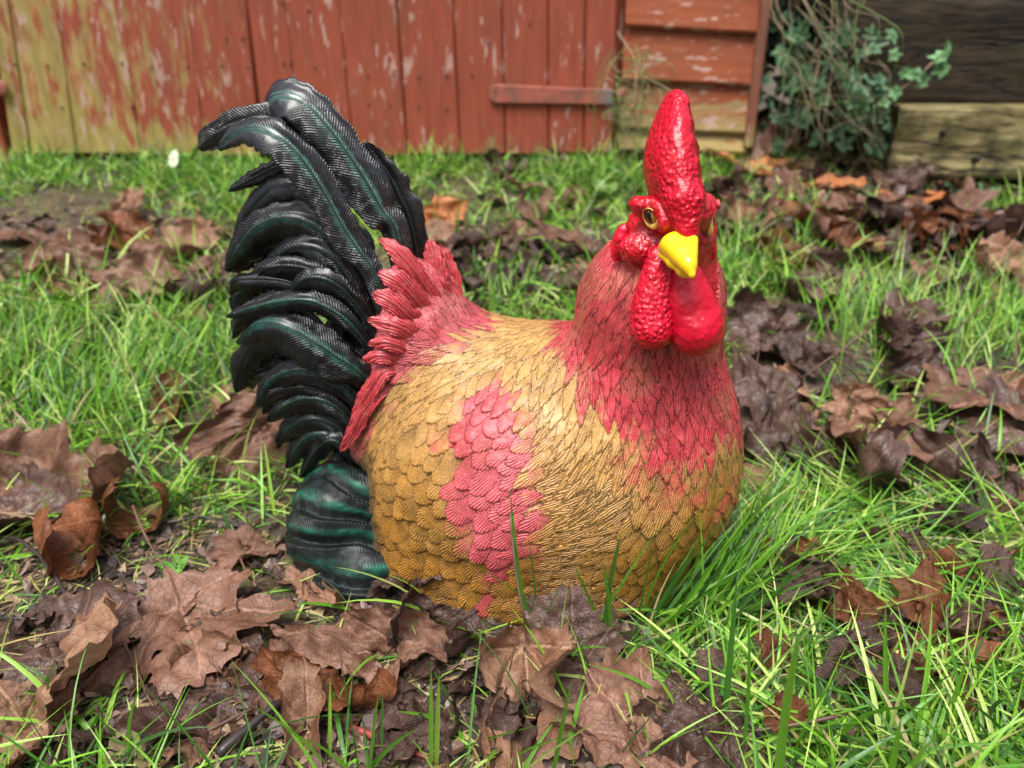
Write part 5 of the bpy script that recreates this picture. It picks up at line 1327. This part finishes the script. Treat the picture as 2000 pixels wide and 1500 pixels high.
HB = [(1035,1235,996,945,3.0,-.02,-.005,0),(1045,1232,1030,1040,1.6,-.01,.004,3),(1050,1240,1100,1135,1.4,-.02,.0,0),(1075,1240,1010,1150,1.6,-.01,-.01,0),(1120,1235,860,1060,1.4,-.02,.0,0),
 (1180,1250,1215,1035,4.0,-.02,-.004,3),(1195,1250,1175,1090,3.4,-.02,.002,0),(1180,1235,1120,1100,2.6,-.02,-.002,0),(1240,1230,1275,1060,1.8,-.02,.002,3),(1160,1190,1170,1140,1.2,-.01,0,5),(1250,1220,1380,985,2.0,-.03,-.012,0),(1270,1230,1420,1015,2.2,-.03,-.01,3),(1270,1240,1500,1080,2.2,-.03,0,0),(1300,1240,1560,920,3.4,-.02,-.01,0),(1330,1230,1530,960,2.4,-.02,-.008,5),(1350,1230,1600,900,2.2,0,-.01,0),(1250,1290,1700,1010,2.6,-.02,.0,1),(1090,1280,980,1240,2.0,-.02,-.006,0),(1120,1270,960,1225,2.2,-.02,-.006,1),(1130,1265,990,1205,1.6,-.02,-.01,0),(1000,1240,950,1225,1.4,-.02,-.01,0),
 (640,1500,485,1375,3.6,-.02,.006,1),(700,1540,560,1430,4.0,-.02,.012,1),(645,1480,645,1325,2.6,-.01,0,2),(720,1520,740,1348,2.2,-.02,.0,0),(745,1480,748,1212+140,2.0,0,0,3),(842,1500,842,1305,3.2,-.02,0,1),(852,1500,858,1316,3.4,-.03,0,2),(720,1510,820,1420,3.2,-.02,-.004,0),(700,1500,660,1250,1.2,-.01,0,5),(880,1470,1060,1415,2.2,0,0,0),
 (1075,1540,1118,1322,3.0,-.03,.0,0),(990,1530,1175,1403,2.0,-.03,.0,4),(1000,1480,1100,1440,2.4,-.02,0,1),(1200,1490,1290,1380,1.4,-.02,0,3),
 (1518,1560,1565,1218,5.5,-.06,-.004,1),(1450,1480,1460,1180,2.4,-.02,.004,0),(1415,1410,1440,1120,4.2,0,.0,3),(1480,1330,1620,1180,2.4,-.03,.01,4),(1735,1440,1730,1180,3.4,-.02,-.003,1),(1730,1560,1760,1400,4.5,-.03,.0,1),(1840,1440,1890,1280,3.8,-.02,0,1),(1500,1220,1400,1000,1.6,0,-.006,1),(1560,1200,1450,1130,2.0,0,.02,1),(1440,1250,1650,1130,2.2,-.01,-.01,2),(1900,1380,1700,1330,2.2,-.01,0,6),(1780,1500,1640,1430,2.6,-.01,-.01,1),
 (70,790,85,640,2.4,0,.0,3),(190,850,195,590,2.2,0,0,1),(270,700,268,575,2.6,0,0,3),(250,850,190,640,1.6,0,0,2),(130,900,250,650,2.4,0,-.006,1),(400,890,310,700,2.4,-.02,.01,1),(330,920,420,790,3.2,-.02,-.004,2),(240,960,420,1000,2.8,-.03,.01,1),(180,1010,0,912,1.6,0,.0,1),(300,1010,180,960,1.8,0,-.008,1),(1720,560,1650,740,1.8,0,0,1),(1880,700,1915,520,3.2,0,0,2),(1640,720,1655,560,2.2,0,.004,2),(1600,980,1985,690,2.0,-.02,0,0),(1700,890,1880,730,1.6,0,-.01,1)]
for h in HB: hero(*h[:4], h[4], h[5], h[6], h[7])
MG = m_tint('grass_blades', .38, .25, .0003, 300)
gr = mesh_np('grass', np.concatenate(BV), np.concatenate(BF), MG, attrs={'tint': np.concatenate(BC)})
tag(gr, 'uneven bright green lawn grass with pale dead blades', 'grass', kind='stuff')
print('grass verts', nb[0])

# ================================================================== IVY and dry stems at the right
def m_ivy():
    m = M('ivy_leaf'); v = m.obj(); c = m.attr('tint', 'Color'); n = m.noise(v, 30, 3); ve = m.attr('vein')
    c = m.mix(m.ramp(n, .3, .7, 0, .5), c, m.n('HueSaturation', {'Value': .55, 'Color': c}).outputs[0]); c = m.mix(m.ramp(ve, .04, .01, 0, .5), c, (.22, .30, .16))
    m.set(Base_Color=c, Roughness=.5, Normal=m.bump(n, .002)); m.b.inputs['Specular IOR Level'].default_value = .25; return m.m
MIVY = m_ivy(); MSTEM = simple('dry_pale_stem', (.28, .20, .12), .7, 0, .4, 40)
def ivy(name, centers, lab, stems, loc, sz=(.04, .062), cols=None, seed=5):
    r_ = np.random.default_rng(seed); root = empty(name, [float(a) for a in loc]); tag(root, lab, 'ivy', 'ivy by the sleepers')
    Vs, Fs, F3s, Ts, Ve = [], [], [], [], []; n = 0
    pal = np.array([(.035, .10, .04), (.05, .14, .05), (.025, .07, .035), (.08, .19, .08)]) if cols is None else cols
    for i, c in enumerate(centers):
        Vv, f, f3, ve, lp = leaf_mesh('ivy', seed * 100 + i, 40, 5, .25, .25, .5)
        e = Matrix.Rotation(r_.uniform(0, 6.28), 3, 'Z'); t = Matrix.Rotation(R(r_.uniform(35, 100)), 3, 'X'); z = Matrix.Rotation(r_.normal(0, .6), 3, 'Z')
        W = (Vv * r_.uniform(*sz)) @ np.array(z @ t @ e).T + c
        Vs.append(W); Fs.append(f + n); F3s.append(f3 + n); n += len(W); Ts.append(np.repeat(np.append(pal[r_.integers(0, len(pal))] * r_.uniform(.7, 1.3), 1)[None], len(W), 0)); Ve.append(ve)
    mesh_np('foliage', np.concatenate(Vs), np.concatenate(Fs), MIVY, root, F3=np.concatenate(F3s), attrs={'tint': np.concatenate(Ts), 'vein': np.concatenate(Ve)}, loc=loc)
    ps, f3s = [], []; n = 0; vv_, ff_ = [], []
    for s in stems:
        v, f, f3 = tube(catmull(s, 20), .0016, 6); vv_.append(v); ff_.append(f + n); f3s.append(f3 + n); n += len(v)
    mesh_np('stem', np.concatenate(vv_), np.concatenate(ff_), MSTEM, root, F3=np.concatenate(f3s), loc=loc)
    return root
r_ = np.random.default_rng(91)
def cloud(n, fx_, fy_, Yr): 
    return np.array([P(fx_(), fy_(), r_.uniform(*Yr)) for _ in range(n)])
c1 = cloud(300, lambda: r_.normal(1590, 62), lambda: r_.uniform(-150, 290), (1.66, 1.90))
c1b = cloud(75, lambda: r_.normal(1650, 55), lambda: r_.uniform(60, 290), (1.54, 1.66))
st = [np.array([P(1560 + r_.uniform(-40, 60), 300, 1.68), P(1580 + r_.uniform(-40, 60), 150, 1.66), P(1570 + r_.uniform(-70, 90), 0, 1.68), P(1600 + r_.uniform(-80, 90), -160, 1.7)]) for _ in range(8)]
ivy('ivy_plant', np.concatenate([c1]), 'dark ivy filling the corner between shed and sleepers', st, P(1580, 300, 1.70), cols=np.array([(.016, .05, .024), (.025, .075, .035), (.05, .12, .06)]), seed=5)
ivy('ivy_plant', c1b, 'green ivy climbing over the sleeper ends', st[:3], P(1660, 310, 1.62), (.04, .065), np.array([(.02, .07, .03), (.035, .10, .04), (.06, .14, .06)]), seed=6)
c2 = np.array([P(a, b, 1.56) for a, b in ((1768,140),(1800,160),(1838,110),(1745,108),(1712,165),(1790,145),(1850,95),(1728,200),(1690,200),(1750,180),(1840,135))])
ivy('ivy_plant', c2, 'light green ivy sprig reaching across the dark sleeper', [np.array([P(1680, 260, 1.6), P(1720, 200, 1.57), P(1780, 160, 1.565), P(1850, 95, 1.565)])], P(1700, 300, 1.58), (.036, .052), np.array([(.09, .22, .08), (.12, .27, .11)]), 7)
gq = G1(1860, 395); c3 = np.array([G1(a, b) + [0, 0, .022] for a, b in ((1845,385),(1880,392),(1910,388),(1860,375),(1935,395),(1830,398),(1870,400))])
ivy('ivy_plant', c3, 'small ivy seedling on the litter below the sleepers', [np.array([G1(1830, 400), G1(1870, 392) + [0, 0, .015], G1(1930, 392) + [0, 0, .01]])], gq, (.03, .045), np.array([(.05, .17, .06), (.07, .2, .09)]), 8)
c4 = cloud(330, lambda: r_.uniform(1470, 1760), lambda: r_.uniform(-260, 300), (1.84, 2.1))
ivy('ivy_hedge', c4, 'dense dark ivy mass behind the shed corner', st[:2], P(1600, 300, 1.95), (.06, .09), np.array([(.010, .03, .014), (.015, .045, .02)]), 9)
# tangled dry stems + grass over the ivy foot
def strands(n, x0, x1, y0, y1, x2, x3, y2, y3, Yr, rr, seed, cols, sag=.05):
    r_ = np.random.default_rng(seed); Vs, Fs, F3s, Ts = [], [], [], []; m = 0
    for i in range(n):
        Y0 = r_.uniform(*Yr); a = P(r_.uniform(x0, x1), r_.uniform(y0, y1), Y0); b = P(r_.uniform(x2, x3), r_.uniform(y2, y3), Y0 - r_.uniform(0, .12)); b[2] = max(b[2], gh(b[0], b[1]).item() + .005)
        mid = (a + b) / 2 + r_.normal(0, .035, 3) + [0, -.03, 0]; c = catmull(np.array([a, (a + mid) / 2 + r_.normal(0, .012, 3), mid, (b + mid) / 2 + r_.normal(0, .012, 3), b]), 16)
        v, f, f3 = tube(c, np.linspace(1, .45, 16) * r_.uniform(*rr), 4); Vs.append(v); Fs.append(f + m); F3s.append(f3 + m); m += len(v)
        cc_ = cols[r_.integers(0, len(cols))]; Ts.append(np.repeat(np.append(cc_, 1.)[None], len(v), 0))
    return np.concatenate(Vs), np.concatenate(Fs), np.concatenate(F3s), np.concatenate(Ts)
MSTR = m_tint('dry_strands', .6, .15, .0003)
v, f, f3, t = strands(52, 1500, 1700, -80, 160, 1510, 1780, 180, 330, (1.56, 1.68), (.0005, .0012), 3, np.array([(.36, .27, .17), (.26, .19, .11), (.16, .24, .06), (.12, .19, .04), (.40, .32, .20)]))
o = mesh_np('dry_vine', v, f, MSTR, F3=f3, attrs={'tint': t}, loc=P(1600, 300, 1.62)); tag(o, 'tangle of dry pale stems hanging over ivy beside the shed', 'vine')
v, f, f3, t = strands(48, 1190, 1270, 60, 230, 1180, 1290, 200, 300, (1.60, 1.67), (.0006, .0014), 4, np.array([(.34, .29, .14), (.16, .26, .06), (.10, .18, .04), (.42, .36, .22)]))
o = mesh_np('grass_tuft', v, f, MSTR, F3=f3, attrs={'tint': t}, loc=P(1230, 300, 1.64)); tag(o, 'tall wispy grass tuft at the hinge side of the shed door', 'grass tuft')
# arching grass at foot of ivy
rq = np.random.default_rng(44); n = 420; a = rq.uniform(1520, 1800, n); b = rq.uniform(265, 335, n); q = G(a, b)
V_, F_, C_, _ = blades(q, rq.uniform(2.5, 6.5, n), rq.uniform(.07, .14, n), rq.uniform(.0014, .0028, n), np.abs(rq.normal(.2, .25, n)), rq.uniform(.9, 2.4, n), np.array([(.16, .24, .05), (.22, .30, .08), (.30, .27, .13), (.10, .18, .04)])[rq.integers(0, 4, n)], 8, r_=rq)
o = mesh_np('grass_tuft', V_, F_, MG, attrs={'tint': C_}, loc=q.mean(0)); tag(o, 'arching pale grass tuft at the foot of the ivy', 'grass tuft')
# low weeds by the left door and pale petal
def rosette(px, py, n, sz, lab, col_, seed):
    g = G1(px, py); root = empty('weed_plant', [float(a) for a in g]); tag(root, lab, 'weed', 'low weeds in the grass'); r_ = np.random.default_rng(seed); Vs, Fs, F3s, Ts, Ve = [], [], [], [], []; m = 0
    for i in range(n):
        Vv, f, f3, ve, lp = leaf_mesh('oval', seed + i, 32, 5, .3, .25, .4); Vv = Vv + [0, .6, 0]; s = r_.uniform(.6, 1.1) * sz
        W = (Vv * s) @ np.array(Matrix.Rotation(i * 2.4 + r_.normal(0, .3), 3, 'Z') @ Matrix.Rotation(R(r_.uniform(15, 50)), 3, 'X')).T + g + [0, 0, .004]
        Vs.append(W); Fs.append(f + m); F3s.append(f3 + m); m += len(W); Ts.append(np.repeat(np.append(np.array(col_) * r_.uniform(.7, 1.2), 1)[None], len(W), 0)); Ve.append(ve)
    mesh_np('foliage', np.concatenate(Vs), np.concatenate(Fs), MIVY, root, F3=np.concatenate(F3s), attrs={'tint': np.concatenate(Ts), 'vein': np.concatenate(Ve)}, loc=g)
rosette(375, 325, 12, .045, 'broad leaved weed in the grass below the left shed door', (.12, .30, .05), 300)
rosette(1180, 395, 12, .04, 'pale green weed behind the rooster head, left of the comb', (.22, .36, .14), 330)
rosette(1640, 1195 - 30, 7, .018, 'small clover-like weed in the right grass', (.14, .32, .05), 360)
rosette(345, 1135, 7, .018, 'tiny green seedling on bare soil at the left', (.13, .30, .04), 390)
g = G1(350, 362); Vv, f, f3, ve, lp = leaf_mesh('oval', 77, 40, 6, .5, .2, 1.2); Vv = Vv * .036 @ np.array(Matrix.Rotation(R(50), 3, 'X')).T
MW = simple('white_petal', (.55, .60, .42), .6)
o = mesh_np('petal', Vv, f, MW, F3=f3); o.location = [float(g[0]), float(g[1]), float(g[2]) + .05]; tag(o, 'white torn petal caught in the grass by the left shed door', 'petal')
